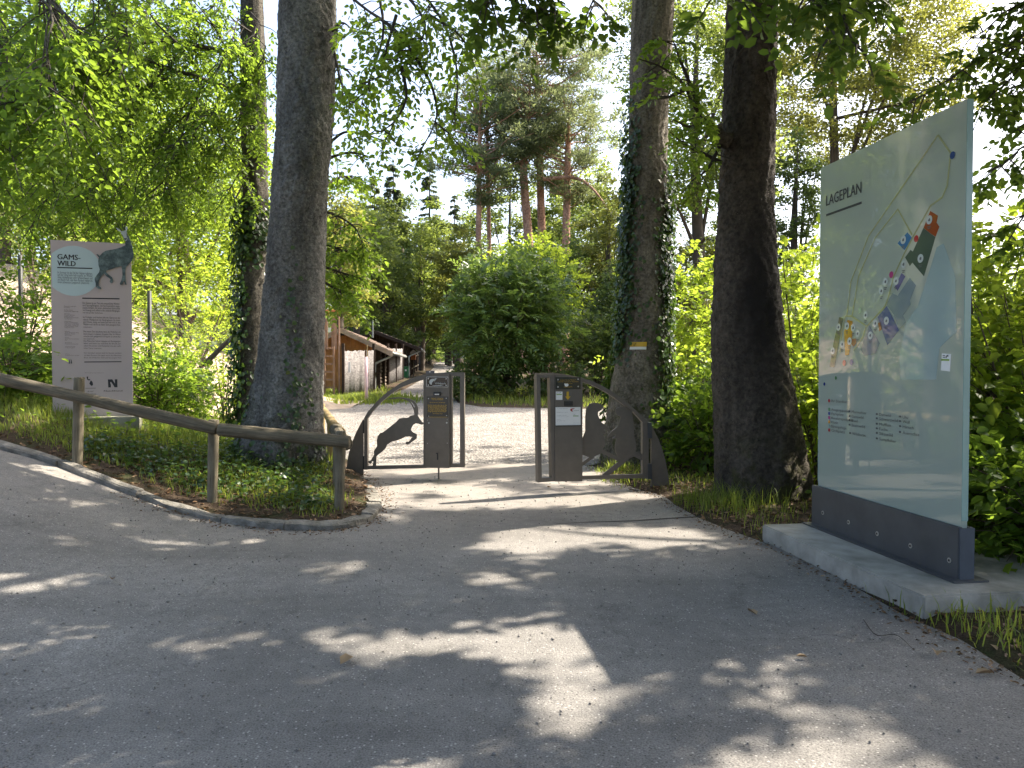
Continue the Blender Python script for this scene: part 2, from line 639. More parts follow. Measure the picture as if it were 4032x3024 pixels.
M['pole'] = simple('pink_white_pole', (0.70, 0.60, 0.60), (0.58, 0.34, 0.36), 1.3, 0.6)
M['bin'] = simple('green_bin_plastic', (0.018, 0.15, 0.055), (0.014, 0.12, 0.045), 4, 0.45)
M['board'] = simple('dark_notice_board', (0.10, 0.105, 0.12), None, 4, 0.5)
M['orange'] = simple('orange_box', (0.48, 0.16, 0.05), None, 4, 0.6)
M['pale_wall'] = simple('pale_far_wall', (0.62, 0.57, 0.52), None, 2, 0.8)
M['wire'] = simple('fence_wire', (0.10, 0.10, 0.09), None, 5, 0.5, metal=0.5)
M['fence_post'] = simple('dark_fence_post', (0.02, 0.023, 0.023), None, 5, 0.6)
M['beech_bark'] = bark_mat('grey_beech_bark', (0.062, 0.060, 0.054), (0.23, 0.222, 0.205), moss=(0.2, 1.8, (0.03, 0.035, 0.015)))
M['beech_bark_thin'] = bark_mat('slim_beech_bark', (0.045, 0.040, 0.032), (0.14, 0.125, 0.10))
M['ivy_bark'] = bark_mat('brown_beech_bark', (0.085, 0.073, 0.057), (0.27, 0.24, 0.195), moss=(0.0, 2.6, (0.045, 0.05, 0.014)))
_t4 = P(2990, 1150, 9.0)
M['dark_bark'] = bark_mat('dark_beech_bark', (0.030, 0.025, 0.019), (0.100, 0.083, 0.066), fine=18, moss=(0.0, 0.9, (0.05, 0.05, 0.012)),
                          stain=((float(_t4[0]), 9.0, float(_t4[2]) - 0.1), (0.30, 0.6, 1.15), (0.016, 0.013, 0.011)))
M['pine_bark'] = bark_mat('pine_bark', (0.24, 0.13, 0.085), (0.56, 0.34, 0.24), fine=9, scar=False)
M['limb'] = simple('dark_branch_bark', (0.055, 0.046, 0.036), (0.026, 0.022, 0.018), 9, 0.9, 0.5, 50)
M['far_trunk'] = simple('far_trunk_bark', (0.11, 0.085, 0.065), (0.05, 0.04, 0.03), 3, 0.9)
M['stem'] = simple('shrub_stem', (0.12, 0.09, 0.06), (0.06, 0.045, 0.03), 6, 0.9)
L_ = {}
L_['beech'] = leaf_mat('beech_leaf', (0.058, 0.108, 0.020), (0.31, 0.46, 0.045), fac=0.51)
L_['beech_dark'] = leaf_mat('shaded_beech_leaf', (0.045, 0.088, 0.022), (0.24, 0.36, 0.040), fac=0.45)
L_['lime'] = leaf_mat('maple_leaf', (0.080, 0.138, 0.020), (0.46, 0.59, 0.055), fac=0.54)
L_['mid'] = leaf_mat('mixed_tree_leaf', (0.078, 0.112, 0.034), (0.33, 0.41, 0.075), fac=0.46)
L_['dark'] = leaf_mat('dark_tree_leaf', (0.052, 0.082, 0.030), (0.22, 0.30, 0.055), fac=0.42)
L_['olive'] = leaf_mat('yellowish_tree_leaf', (0.115, 0.130, 0.038), (0.38, 0.40, 0.075), fac=0.46)
L_['bush'] = leaf_mat('drooping_bush_leaf', (0.066, 0.116, 0.034), (0.26, 0.38, 0.06), fac=0.38, rough=0.36, spec=0.5)
L_['needle'] = leaf_mat('pine_needle', (0.095, 0.125, 0.066), (0.28, 0.33, 0.13), fac=0.45)
L_['spruce'] = leaf_mat('spruce_needle', (0.075, 0.100, 0.060), (0.20, 0.25, 0.11), fac=0.40)
L_['ivy'] = leaf_mat('ivy_leaf', (0.036, 0.074, 0.022), (0.13, 0.23, 0.03), fac=0.30, rough=0.32, spec=0.6, yellow=(0.10, 0.10, 0.02))
L_['grass'] = leaf_mat('grass_blade', (0.100, 0.145, 0.030), (0.36, 0.44, 0.06), fac=0.46, yellow=(0.24, 0.20, 0.08))
L_['litter'] = leaf_mat('dry_leaf', (0.16, 0.095, 0.05), (0.14, 0.08, 0.035), fac=0.2, var=0.6, yellow=(0.34, 0.25, 0.15))


# ------------------------------------------------------------------ leaf machinery
def leaf_arrays(Pb, D, Nn, L, Wd, hexa=True, fold=0.12, r=None):
    """leaves from base points, axis directions and normals"""
    n = len(Pb)
    D = norm(D)
    S = norm(np.cross(D, Nn))
    Nn = np.cross(S, D)
    L = np.broadcast_to(L, (n,))[:, None]
    Wd = np.broadcast_to(Wd, (n,))[:, None]
    rn = rng.random(n) if r is None else r
    if hexa:
        c = lambda a, b, h: Pb + D * L * a + S * Wd * b + Nn * Wd * h
        V = np.stack([c(0, 0, 0), c(0.28, 0.46, fold), c(0.68, 0.40, fold), c(1, 0, -0.10), c(0.68, -0.40, fold), c(0.28, -0.46, fold)], 1)
        i = np.arange(n)[:, None] * 6
        Fq = np.concatenate([i + A([[0, 1, 2, 3]]), i + A([[0, 3, 4, 5]])])
        return V.reshape(-1, 3), Fq, np.repeat(rn, 6)
    c = lambda a, b, h: Pb + D * L * a + S * Wd * b + Nn * Wd * h
    V = np.stack([c(0, 0, 0), c(0.45, 0.5, fold), c(1, 0, 0), c(0.45, -0.5, fold)], 1)
    i = np.arange(n)[:, None] * 4
    Fq = i + A([[0, 1, 2, 3]])
    return V.reshape(-1, 3), Fq, np.repeat(rn, 4)


def merge(parts):
    Vs, Fs, Rs, off = [], [], [], 0
    for V, Fq, r in parts:
        Vs.append(V)
        Fs.append(Fq + off)
        Rs.append(r)
        off += len(V)
    return np.concatenate(Vs), np.concatenate(Fs), np.concatenate(Rs)


def rand_dir(n):
    return norm(rng.standard_normal((n, 3)))


def cluster_leaves(C, R, per, leaf, flat=0.65, hexa=False, up=0.7, shell=0.5, droop=0.25, aspect=0.62):
    """leaf clumps: C (m,3) centres, R (m,) radii"""
    m = len(C)
    d = rand_dir(m * per)
    rad = rng.random(m * per) ** shell
    off = d * rad[:, None] * np.repeat(R, per)[:, None]
    off[:, 2] *= flat
    Pb = np.repeat(C, per, 0) + off
    Nn = norm(UP * up + d * 0.5 + rng.standard_normal((m * per, 3)) * 0.45)
    D = rand_dir(m * per)
    D[:, 2] = D[:, 2] * 0.5 - droop
    L = leaf * rng.uniform(0.7, 1.25, m * per)
    rr = np.clip(np.repeat(rng.random(m), per) * 0.5 + rng.random(m * per) * 0.5, 0, 1)
    return leaf_arrays(Pb, D, Nn, L, L * aspect, hexa, r=rr)


def twig_sprays(P0, D, ln, k, leaf, hexa=True, flat=0.75, droop=0.25, aspect=0.62):
    """flat sprays: twigs from P0 along D, length ln, k leaves alternating"""
    n = len(P0)
    D = norm(D)
    Nn = norm(UP * flat + rng.standard_normal((n, 3)) * 0.35)
    S = norm(np.cross(D, Nn))
    t = (np.arange(k) + 0.6) / k
    side = np.where(np.arange(k) % 2 == 0, 1.0, -1.0)
    ln = np.broadcast_to(ln, (n,))
    pos = P0[:, None] + D[:, None] * (ln[:, None] * t)[..., None]
    pos[..., 2] -= droop * ln[:, None] * t ** 2
    ax = D[:, None] * 0.65 + S[:, None] * (side[None, :, None] * 0.8) + rng.standard_normal((n, k, 3)) * 0.18
    ax[..., 2] -= 0.18
    nn = Nn[:, None] + rng.standard_normal((n, k, 3)) * 0.30
    L = leaf * rng.uniform(0.7, 1.2, (n, k))
    rr = np.clip(np.repeat(rng.random(n), k) * 0.4 + rng.random(n * k) * 0.6, 0, 1)
    return leaf_arrays(pos.reshape(-1, 3), ax.reshape(-1, 3), nn.reshape(-1, 3), L.ravel(), L.ravel() * aspect, hexa, r=rr)


def foliate(lines, per_m=6, bl=(0.4, 0.9), twigs=5, k=7, leaf=0.085, down=0.25, hexa=True, start=0.15, spread=1.0, tl=(0.22, 0.42)):
    """side branchlets, twigs and leaves along limb polylines -> (leaf arrays, [(pts, rad)] branchlets)"""
    P0, T = [], []
    for p in lines:
        p = np.asarray(p, float)
        seg = np.linalg.norm(np.diff(p, axis=0), axis=1)
        cum = np.concatenate([[0], np.cumsum(seg)])
        n = max(2, int(cum[-1] * per_m))
        s = rng.uniform(start * cum[-1], cum[-1], n)
        for q in s:
            i = min(np.searchsorted(cum, q) - 1, len(seg) - 1)
            i = max(i, 0)
            u = (q - cum[i]) / max(seg[i], 1e-6)
            P0.append(p[i] * (1 - u) + p[i + 1] * u)
            T.append((p[i + 1] - p[i]) / max(seg[i], 1e-6))
    P0, T = A(P0), A(T)
    n = len(P0)
    side = rand_dir(n) * spread
    side[:, 2] *= 0.45
    D = norm(T * 0.55 + side - UP * down * rng.random(n)[:, None])
    ln = rng.uniform(*bl, n)
    end = P0 + D * ln[:, None]
    end[:, 2] -= 0.18 * ln
    midp = (P0 + end) / 2 + UP * 0.03
    br = [(np.stack([P0[i], midp[i], end[i]]), A([0.008, 0.006, 0.003])) for i in range(n)]
    # twigs
    tt = rng.uniform(0.15, 1.0, (n, twigs))
    tp = P0[:, None] + (end - P0)[:, None] * tt[..., None]
    sd = rand_dir(n * twigs).reshape(n, twigs, 3)
    sd[..., 2] *= 0.35
    td = norm(D[:, None] * 0.7 + sd * 0.8 - UP * 0.15)
    lv = twig_sprays(tp.reshape(-1, 3), td.reshape(-1, 3), rng.uniform(tl[0], tl[1], n * twigs), k, leaf, hexa)
    return lv, br


def crown_clusters(c, r, n, lo=0.45, bottom=-0.8, bump_=0.22):
    """cluster centres spread through an uneven ellipsoid"""
    d = rand_dir(n * 2)
    d = d[d[:, 2] > bottom][:n]
    ph = rng.uniform(0, 6.28, 3)
    az = np.arctan2(d[:, 1], d[:, 0])
    un = 1 + bump_ * np.sin(az * 3 + ph[0]) * np.cos(d[:, 2] * 4 + ph[1]) + bump_ * 0.6 * np.sin(az * 5 + ph[2] + d[:, 2] * 6)
    rad = (lo + (1 - lo) * rng.random(len(d)) ** 0.6) * un
    return A(c) + d * rad[:, None] * A(r)


def parts_tree(name, label, base, trunk_pts, trunk_rad, leaves, lm, bm, limbs=(), group=None, cat='tree', n=10, extra_bark=None):
    """tree > trunk, limb, crown. All in world coordinates, Empty at the base."""
    t = empty(name, base, label, cat, group)
    b = A(base)
    V, Fc = tube_arrays(A(trunk_pts) - b, A(trunk_rad), n)
    mk('trunk', V, Fc, bm, t, smooth=True)
    if limbs:
        V, Fc = tubes([(A(p) - b, r) for p, r in limbs], 5)
        mk('limbs', V, Fc, extra_bark or bm, t, smooth=True, kind='stuff')
    if leaves is not None:
        V, Fq, r = leaves
        mk('crown', V - b, Fq, lm, t, rnd=r, kind='stuff')
    return t


def mid_tree(name, label, base, height, rad, lm, leaf=0.17, nclust=120, per=90, low=0.25, group=None, trunk_r=0.22, bm=None, squash=1.0, rc=(0.55, 1.05), cat='tree', rx=None, bottom=-0.9):
    b = A(base, dtype=float)
    h0 = height * low
    cz = b[2] + (h0 + height) / 2
    rz = (height - h0) / 2
    C = crown_clusters((b[0], b[1], cz), (rx or rad, rad, rz), nclust, bottom=bottom)
    R = rng.uniform(rc[0], rc[1], len(C)) * (rad / 3.0) ** 0.5
    lv = cluster_leaves(C, R, per, leaf, flat=0.6)
    top = b + A([0, 0, height * 0.86])
    tp = A([b - UP * 0.3, b + A([0.1, 0, height * 0.3]), b + A([-0.1, 0.1, height * 0.6]), top])
    limbs = []
    for i in range(9):
        c = C[rng.integers(len(C))]
        s = b + UP * (h0 * 0.7 + (height - h0) * 0.55 * rng.random())
        m_ = (s + c) / 2 + UP * 0.3
        limbs.append((A([s, m_, c]), A([trunk_r * 0.4, trunk_r * 0.25, 0.02])))
    return parts_tree(name, label, b, tp, A([trunk_r * 1.2, trunk_r, trunk_r * 0.7, 0.04]), lv, lm, bm or M['far_trunk'], limbs, group, cat)

# ------------------------------------------------------------------ the setting: terrain, paving, yard, kerb
KERB_PX = [(1400, 1862), (1440, 1890), (1466, 1917), (1488, 1946), (1502, 1976), (1503, 2010), (1468, 2050), (1392, 2079), (1290, 2092),
           (1130, 2090), (1000, 2079), (870, 2059), (740, 2030), (620, 1992), (480, 1940), (330, 1880), (160, 1815), (0, 1772)]
kerb = A([hit(x, y)[:2] for x, y in KERB_PX])
kd = norm(kerb[-1] - kerb[-3])
kerb = np.vstack([kerb, kerb[-1] + kd * 1.5, kerb[-1] + kd * 3.5])
RIGHT_PX = [(2330, 1834), (2390, 1862), (2440, 1900), (2500, 1925), (2610, 1950), (2660, 1990), (2750, 2040), (2880, 2092), (3050, 2152),
            (3300, 2275), (3560, 2425), (3790, 2525), (4032, 2680)]
right = A([hit(x, y)[:2] for x, y in RIGHT_PX])
yl = hit(1440, 1828)[:2]
path_poly = np.vstack([kerb, [[-14, kerb[-1][1] + 1.0], [-14, -8], [7, -8], [3.4, 1.0], [2.75, 2.6]], right[::-1], [hit(2200, 1829)[:2], hit(1900, 1828)[:2], hit(1650, 1826)[:2], yl]])
yard_poly = A([[-2.45, 12.28], [-1.6, 12.32], [-0.5, 12.36], [0.6, 12.36], [1.3, 12.3], [1.9, 13.4], [4.5, 15.6], [9, 18], [9, 23.3], [4, 24.2], [1.4, 24.6],
               [-1.0, 25.2], [-1.9, 27], [-2.6, 33], [-2.9, 42], [-5.2, 75], [-8.6, 120], [-12.5, 120], [-7.6, 75], [-5.4, 45], [-5.0, 36],
               [-5.2, 31], [-6.6, 28.2], [-7.4, 25], [-5.6, 20.5], [-4.6, 17], [-3.4, 14.2]])


def inside_dist(poly, x, y):
    """signed distance to polygon outline (negative inside)"""
    p = np.stack([np.ravel(x), np.ravel(y)], -1)
    ins = np.zeros(len(p), bool)
    dm = np.full(len(p), 1e9)
    n = len(poly)
    for i in range(n):
        a, b = poly[i], poly[(i + 1) % n]
        e = b - a
        t = np.clip(((p - a) @ e) / max(e @ e, 1e-12), 0, 1)
        dm = np.minimum(dm, np.linalg.norm(p - a - t[:, None] * e, axis=1))
        c = ((a[1] > p[:, 1]) != (b[1] > p[:, 1]))
        with np.errstate(divide='ignore', invalid='ignore'):
            xi = (b[0] - a[0]) * (p[:, 1] - a[1]) / (b[1] - a[1]) + a[0]
        ins ^= c & (p[:, 0] < xi)
    return np.where(ins, -dm, dm).reshape(np.shape(x))


def vnoise(x, y, s, seed=0):
    """cheap smooth noise"""
    x, y = np.asarray(x) * s, np.asarray(y) * s
    return (np.sin(x * 1.7 + seed) * np.cos(y * 1.3 - seed * 2) + np.sin(x * 0.7 + y * 2.1 + seed * 3) * 0.7 + np.sin(x * 3.1 - y * 2.7 + seed) * 0.35) / 2.05


T1B = P(1135, 1730, 10.4)
T1B[2] = float(gz(T1B[0], T1B[1])) + 0.18


def soil(x, y):
    x = np.asarray(x, float)
    y = np.asarray(y, float)
    d = np.minimum(inside_dist(path_poly, x, y), inside_dist(yard_poly, x, y))
    left = sstep(-0.6, -1.4, x)
    isl = 0.03 + left * (0.05 * sstep(0.1, 0.6, d) + 0.05 * sstep(0.4, 1.6, d))
    isl = isl + 0.16 * np.exp(-((x - T1B[0]) ** 2 + (y - T1B[1]) ** 2) / 1.6)
    isl = isl + (0.02 * vnoise(x, y, 2.3) + 0.012 * vnoise(x, y, 6.1, 2)) * sstep(0.05, 0.4, d)
    far = 0.25 * vnoise(x, y, 0.18, 5) * sstep(16, 30, y) * sstep(1, 6, d)
    bank = 1.2 * sstep(-9.0, -14, x) * sstep(13, 18, y)
    low = -2.5 * sstep(7, 16, x) * sstep(4, 9, np.abs(x)) * sstep(40, 22, y)
    z = gz(x, y) + np.where(d > 0, isl * sstep(0, 0.12, d) - 0.04 * (1 - sstep(0, 0.12, d)), -0.04) + far + bank + low * sstep(0, 3, d)
    return z


def axis(parts):
    return np.unique(np.round(np.concatenate([np.arange(a, b, s) for a, b, s in parts]), 4))


gx = axis([(-900, -100, 100), (-100, -30, 7), (-30, -9, 0.6), (-9, 7, 0.13), (7, 30, 0.6), (30, 100, 7), (100, 901, 100)])
gy = axis([(-300, -20, 40), (-20, 2, 0.8), (2, 14.5, 0.13), (14.5, 32, 0.35), (32, 130, 2.5), (130, 1700, 80)])
GX, GY = np.meshgrid(gx, gy)
GZ = soil(GX, GY)
nx, ny = len(gx), len(gy)
ii = (np.arange(ny - 1)[:, None] * nx + np.arange(nx - 1)[None]).ravel()
ground = mk('ground', np.stack([GX, GY, GZ], -1).reshape(-1, 3), np.stack([ii, ii + 1, ii + nx + 1, ii + nx], -1), M['ground'], smooth=True, kind='structure')


def sheet(name, poly, step, off, m):
    lo, hi = poly.min(0), poly.max(0)
    xs, ys = np.arange(lo[0], hi[0], step), np.arange(lo[1], hi[1], step)
    X, Y = np.meshgrid(xs, ys)
    d = inside_dist(poly, X, Y)
    k = d < -step * 0.45
    pts = [Vector((float(a), float(b))) for a, b in poly] + [Vector((float(a), float(b))) for a, b in zip(X[k], Y[k])]
    n = len(poly)
    vs, es, fs, *_ = delaunay_2d_cdt(pts, [(i, (i + 1) % n) for i in range(n)], [], 1, 1e-5)
    v = A([(p[0], p[1]) for p in vs])
    z = gz(v[:, 0], v[:, 1]) + off
    o = mk(name, np.column_stack([v, z]), A([list(f) for f in fs]), m, smooth=True, kind='structure')
    return o


sheet('path', path_poly, 0.35, 0.004, M['asphalt'])
sheet('gravel_yard', yard_poly, 0.8, 0.0, M['gravel'])

# open joint across the asphalt
c0, c1 = hit(2190, 2066), hit(2765, 2038)
jm = MB()
jp = [c0 + (c1 - c0) * t + A([0, 0.02 * math.sin(t * 9), 0]) for t in np.linspace(0, 1, 14)]
V, Fc = [], []
for i, p in enumerate(jp):
    w = 0.006 + 0.022 * (i / 13.0)
    for s in (-1, 1):
        x, y = p[0], p[1] + s * w * (0.8 + 0.4 * rng.random())
        V.append((x, y, float(gz(x, y)) + 0.0075))
mk('path_joint', A(V), A([[2 * i, 2 * i + 2, 2 * i + 3, 2 * i + 1] for i in range(13)]), simple('joint_dirt', (0.025, 0.022, 0.018), None, 20, 0.95), kind='structure')

# kerb stones
kroot = empty('kerb', (0, 0, 0))
kroot['kind'] = 'structure'
seg = np.linalg.norm(np.diff(kerb, axis=0), axis=1)
cum = np.concatenate([[0], np.cumsum(seg)])
s = 0.0
stone_i = 0


def kpos(q):
    i = int(np.clip(np.searchsorted(cum, q) - 1, 0, len(seg) - 1))
    u = (q - cum[i]) / seg[i]
    return kerb[i] * (1 - u) + kerb[i + 1] * u


while s < cum[-1] - 0.3:
    tight = s < 3.6
    L = rng.uniform(0.17, 0.30) if tight else rng.uniform(0.75, 1.15)
    e = min(s + L, cum[-1])
    k = 3 if tight else 7
    q = np.linspace(s + 0.008, e - 0.008, k)
    pts = A([kpos(t) for t in q])
    tg = norm(np.gradient(pts, axis=0))
    nr = np.stack([-tg[:, 1], tg[:, 0]], -1)
    cen = pts.mean(0)
    if inside_dist(path_poly, (pts + nr * 0.05)[:, 0], (pts + nr * 0.05)[:, 1]).mean() < 0:
        nr = -nr
    wd = rng.uniform(0.10, 0.13) if not tight else rng.uniform(0.13, 0.18)
    hgt = (rng.uniform(0.04, 0.06) if tight else rng.uniform(0.05, 0.075))
    V = []
    for i in range(k):
        for (a, h) in ((0.0, -0.06), (0.0 + rng.uniform(0, .008), hgt * 0.7), (0.02, hgt + rng.uniform(-.006, .006)), (wd, hgt + 0.012 + rng.uniform(-.008, .008)), (wd, -0.06)):
            p = pts[i] + nr[i] * (a + rng.uniform(-.012, .012))
            V.append((p[0], p[1], float(gz(p[0], p[1])) + h + rng.uniform(-.004, .004)))
    fs = []
    for i in range(k - 1):
        for j in range(4):
            a = i * 5 + j
            fs.append((a, a + 1, a + 6, a + 5))
    fs += [(4, 3, 2, 1, 0), tuple((k - 1) * 5 + j for j in range(5))]
    mb = MB().add(V, fs)
    o = mb.build('kerb_stone', M['kerbstone'], kroot)
    bm = bmesh.new()
    bm.from_mesh(o.data)
    bmesh.ops.recalc_face_normals(bm, faces=bm.faces)
    bm.to_mesh(o.data)
    bm.free()
    s = e

# pale bank of the enclosure behind the wire fence
bx = np.linspace(-26, -5.2, 40)
by = np.linspace(17.0, 27, 26)
BX, BY = np.meshgrid(bx, by)
BZ = soil(BX, BY) + 0.06 + 1.3 * sstep(17.2, 25, BY) * sstep(-5.5, -9, BX) + 0.25 * vnoise(BX, BY, 0.9, 3) * sstep(17, 19, BY)
ii = (np.arange(25)[:, None] * 40 + np.arange(39)[None]).ravel()
mk('enclosure_bank', np.stack([BX, BY, BZ], -1).reshape(-1, 3), np.stack([ii, ii + 1, ii + 41, ii + 40], -1), M['bank'], smooth=True, kind='structure')
# wooded rise that closes the view far behind the trees
hx = np.linspace(-220, 220, 45)
hy = np.linspace(110, 260, 16)
HX, HY = np.meshgrid(hx, hy)
HZ = 2.0 + 16 * sstep(110, 240, HY) * (0.75 + 0.25 * vnoise(HX, HY, 0.02, 1)) * sstep(150, 20, HX)
ii = (np.arange(15)[:, None] * 45 + np.arange(44)[None]).ravel()
mk('hill', np.stack([HX, HY, HZ], -1).reshape(-1, 3), np.stack([ii, ii + 1, ii + 46, ii + 45], -1), simple('far_wood_floor', (0.03, 0.045, 0.018), (0.015, 0.022, 0.01), 0.3, 0.95), smooth=True, kind='structure')


# ------------------------------------------------------------------ flat signs: pixels of the photo read off onto each sign's own plane
class Plane:
    """vertical plane through point o with horizontal direction u; local x along u, z up, -y towards the viewer"""
    def __init__(s, o, u):
        s.o = A([o[0], o[1], 0.0])
        s.u = norm(A([u[0], u[1], 0.0]))
        s.n = np.cross(UP, s.u)
        s.mat = Matrix(((s.u[0], s.n[0], 0, s.o[0]), (s.u[1], s.n[1], 0, s.o[1]), (0, 0, 1, 0), (0, 0, 0, 1)))

    def uv(s, px, py, dy=0.0):
        r = ray(px, py)
        e = A([0, 0, EYE])
        t = ((s.o + s.n * dy - e) @ s.n) / (r @ s.n)
        p = e + r * t
        return (float((p - s.o) @ s.u), float(p[2]))

    def loop(s, pts, ox=0, oy=0, k=1.0):
        return [s.uv(ox + x * k, oy + y * k) for x, y in pts]


_font_cache = {}


def text_raw(t):
    if t not in _font_cache:
        cu = bpy.data.curves.new('t', 'FONT')
        cu.body = t
        cu.offset = 0.0
        cu.resolution_u = 2
        ob = bpy.data.objects.new('t', cu)
        me = bpy.data.meshes.new_from_object(ob)
        v = np.zeros(len(me.vertices) * 3)
        me.vertices.foreach_get('co', v)
        fs = [tuple(p.vertices) for p in me.polygons]
        bpy.data.objects.remove(ob)
        bpy.data.meshes.remove(me)
        _font_cache[t] = (v.reshape(-1, 3), fs)
    return _font_cache[t]


def text_into(mb, t, x0, x1, z0, size, y, width=True, bold=0.0):
    """flat lettering from x0 to x1 (fitted when width) on baseline z0, cap height size"""
    v, fs = text_raw(t)
    if len(v) == 0:
        return mb
    w = v[:, 0].max() - v[:, 0].min()
    sz = size / 0.72
    sx = (x1 - x0) / w if width else sz
    V = np.column_stack([(v[:, 0] - v[:, 0].min()) * sx + x0, np.full(len(v), y), v[:, 1] * sz + z0])
    return mb.add(V, fs)


def disc(mb, c, r, y, n=20, rz=None):
    a = np.arange(n) * 2 * np.pi / n
    V = np.column_stack([c[0] + r * np.cos(a), np.full(n, y), c[1] + (rz or r) * np.sin(a)])
    return mb.add(V, [tuple(range(n))])


def cyl_y(mb, c, r, y0, y1, n=12):
    a = np.arange(n) * 2 * np.pi / n
    ring = [(c[0] + r * math.cos(t), c[1] + r * math.sin(t)) for t in a]
    return mb.poly([ring], y0, y1)


def rect(p0, p1):
    return [(p0[0], p1[1]), (p1[0], p1[1]), (p1[0], p0[1]), (p0[0], p0[1])]


def rect_px(pl, x0, y0, x1, y1, ox=0, oy=0, k=1.0):
    return pl.loop([(x0, y1), (x1, y1), (x1, y0), (x0, y0)], ox, oy, k)


def strip(mb, pts, w, y):
    """flat ribbon along 2D points"""
    p = A(pts)
    t = norm(np.gradient(p, axis=0))
    nr = np.column_stack([-t[:, 1], t[:, 0]]) * w / 2
    V = []
    for a, b in zip(p - nr, p + nr):
        V += [(a[0], y, a[1]), (b[0], y, b[1])]
    return mb.add(V, [(2 * i, 2 * i + 2, 2 * i + 3, 2 * i + 1) for i in range(len(p) - 1)])


# ------------------------------------------------------------------ gate leaves
def bar_loop(a, b, w):
    a, b = A(a, dtype=float), A(b, dtype=float)
    t = norm(b - a)
    n_ = A([-t[1], t[0]]) * w / 2
    return [tuple(a - n_), tuple(b - n_), tuple(b + n_), tuple(a + n_)]


# left leaf (ibex)
HL = P(1436, 1850, 10.9)
FL = P(1829, 1848, 10.7)
pl = Plane(HL, FL - HL)
K4 = dict(ox=1350, oy=1430, k=0.30137)
g = empty('gate_leaf', label='dark steel gate leaf with a leaping ibex cut-out', cat='gate', group='park entrance gate leaves', mat=pl.mat)
DT = 0.055
lp = lambda pts: pl.loop(pts, **K4)
arch = [(285, 716), (330, 640), (450, 500), (600, 365), (750, 265), (900, 195), (1050, 150), (1200, 130), (1350, 121), (1592, 118), (1592, 136), (1408, 140),
        (1300, 142), (1200, 150), (1095, 172), (1056, 216), (900, 262), (760, 318), (620, 412), (500, 512), (400, 622), (331, 716)]
MB().poly([lp(arch)], -DT / 2, DT / 2).build('arch', M['steel'], g)
MB().poly([lp([(285, 1390), (330, 1390), (330, 717), (285, 717)])], -DT / 2, DT / 2).build('hinge_stile', M['steel'], g)
MB().poly([lp([(331, 1386), (1094, 1368), (1094, 1326), (331, 1340)])], -DT / 2 + 0.002, DT / 2 - 0.002).build('bottom_rail', M['steel'], g)
MB().poly([lp([(1058, 1325), (1095, 1325), (1095, 173), (1058, 216)])], -DT / 2 + 0.003, DT / 2 - 0.003).build('stile', M['steel'], g)
MB().poly([lp([(1096, 1360), (1407, 1362), (1407, 141), (1300, 143), (1200, 151), (1096, 173)])], -0.065, 0.065).build('coin_column', M['steel'], g)
MB().poly([lp([(1408, 1358), (1592, 1358), (1592, 137), (1408, 141)]), lp([(1433, 1310), (1433, 170), (1536, 170), (1536, 1310)])], -DT / 2 - 0.004, DT / 2 + 0.004).build('slot_frame', M['steel'], g)
ibex = [(1060, 790), (1040, 805), (1010, 800), (985, 788), (950, 788), (920, 805), (895, 845), (890, 875), (915, 900), (940, 915), (968, 930), (965, 985),
        (930, 1010), (880, 1045), (850, 1065), (825, 1060), (820, 1035), (835, 1025), (860, 1025), (885, 995), (905, 965), (870, 957), (820, 960),
        (770, 985), (700, 1012), (640, 1025), (600, 1050), (580, 1060), (560, 1110), (520, 1150), (470, 1190), (440, 1215), (437, 1280), (435, 1342),
        (390, 1343), (395, 1310), (400, 1285), (385, 1280), (365, 1315), (345, 1305), (326, 1285), (370, 1265), (395, 1220), (410, 1190), (405, 1150),
        (430, 1110), (448, 1085), (445, 1010), (455, 960), (485, 915), (520, 905), (600, 845), (700, 765), (740, 722), (780, 715), (855, 712),
        (880, 688), (915, 680), (935, 676), (930, 620), (915, 580), (890, 530), (860, 500), (800, 470), (740, 460), (700, 465), (655, 478), (670, 465),
        (600, 472), (545, 478), (640, 450), (720, 443), (800, 450), (880, 465), (930, 490), (965, 535), (985, 585), (985, 640), (978, 680), (1000, 720), (1030, 760)]
MB().poly([lp(ibex), lp([(882, 496), (910, 512), (935, 548), (944, 575), (930, 578), (912, 540)])], -0.006, 0.006).build('ibex_figure', M['steel'], g)
for y0, y1 in ((745, 912), (1212, 1382)):
    MB().poly([lp([(271, y1), (284, y1), (284, y0), (271, y0)])], -0.03, 0.03).build('hinge', M['black'], g)
a_, b_ = pl.uv(*(1350 + 1252 * .30137, 1430 + 1362 * .30137)), pl.uv(*(1350 + 1250 * .30137, 1430 + 1460 * .30137))
MB().tube([(a_[0], 0, a_[1] + 0.05), (a_[0], 0, float(gz(0, 10.8)) + 0.002)], 0.012, 10).build('drop_bolt', M['steel'], g)
YF = -0.065
MB().poly([lp([(1108, 308), (1389, 312), (1389, 178), (1108, 176)])], YF - 0.004, YF - 0.0005).build('plaque_frame', M['screw'], g)
pq = MB().poly([lp([(1113, 303), (1385, 307), (1385, 183), (1113, 181)])], YF - 0.008, YF - 0.0045).build('name_plaque', M['black_gloss'], g)
yy = YF - 0.0086
mb = MB()
x0, z0 = pl.uv(1350 + 1218 * .30137, 1430 + 274 * .30137)
x1, z1 = pl.uv(1350 + 1362 * .30137, 1430 + 250 * .30137)
text_into(mb, 'Wildpark', x0, x1, z0, z1 - z0, yy)
mb.build('lettering', M['silver'], pq, kind='stuff')
mb = MB()
mb.poly([lp([(1148, 228), (1165, 212), (1196, 202), (1210, 205), (1196, 222), (1192, 246), (1180, 250), (1178, 276), (1166, 280), (1150, 262), (1144, 244)])], yy, yy + 0.0004)
mb.poly([lp([(1186, 226), (1205, 204), (1230, 194), (1256, 197), (1232, 202), (1212, 214), (1198, 236)])], yy - 0.0005, yy)
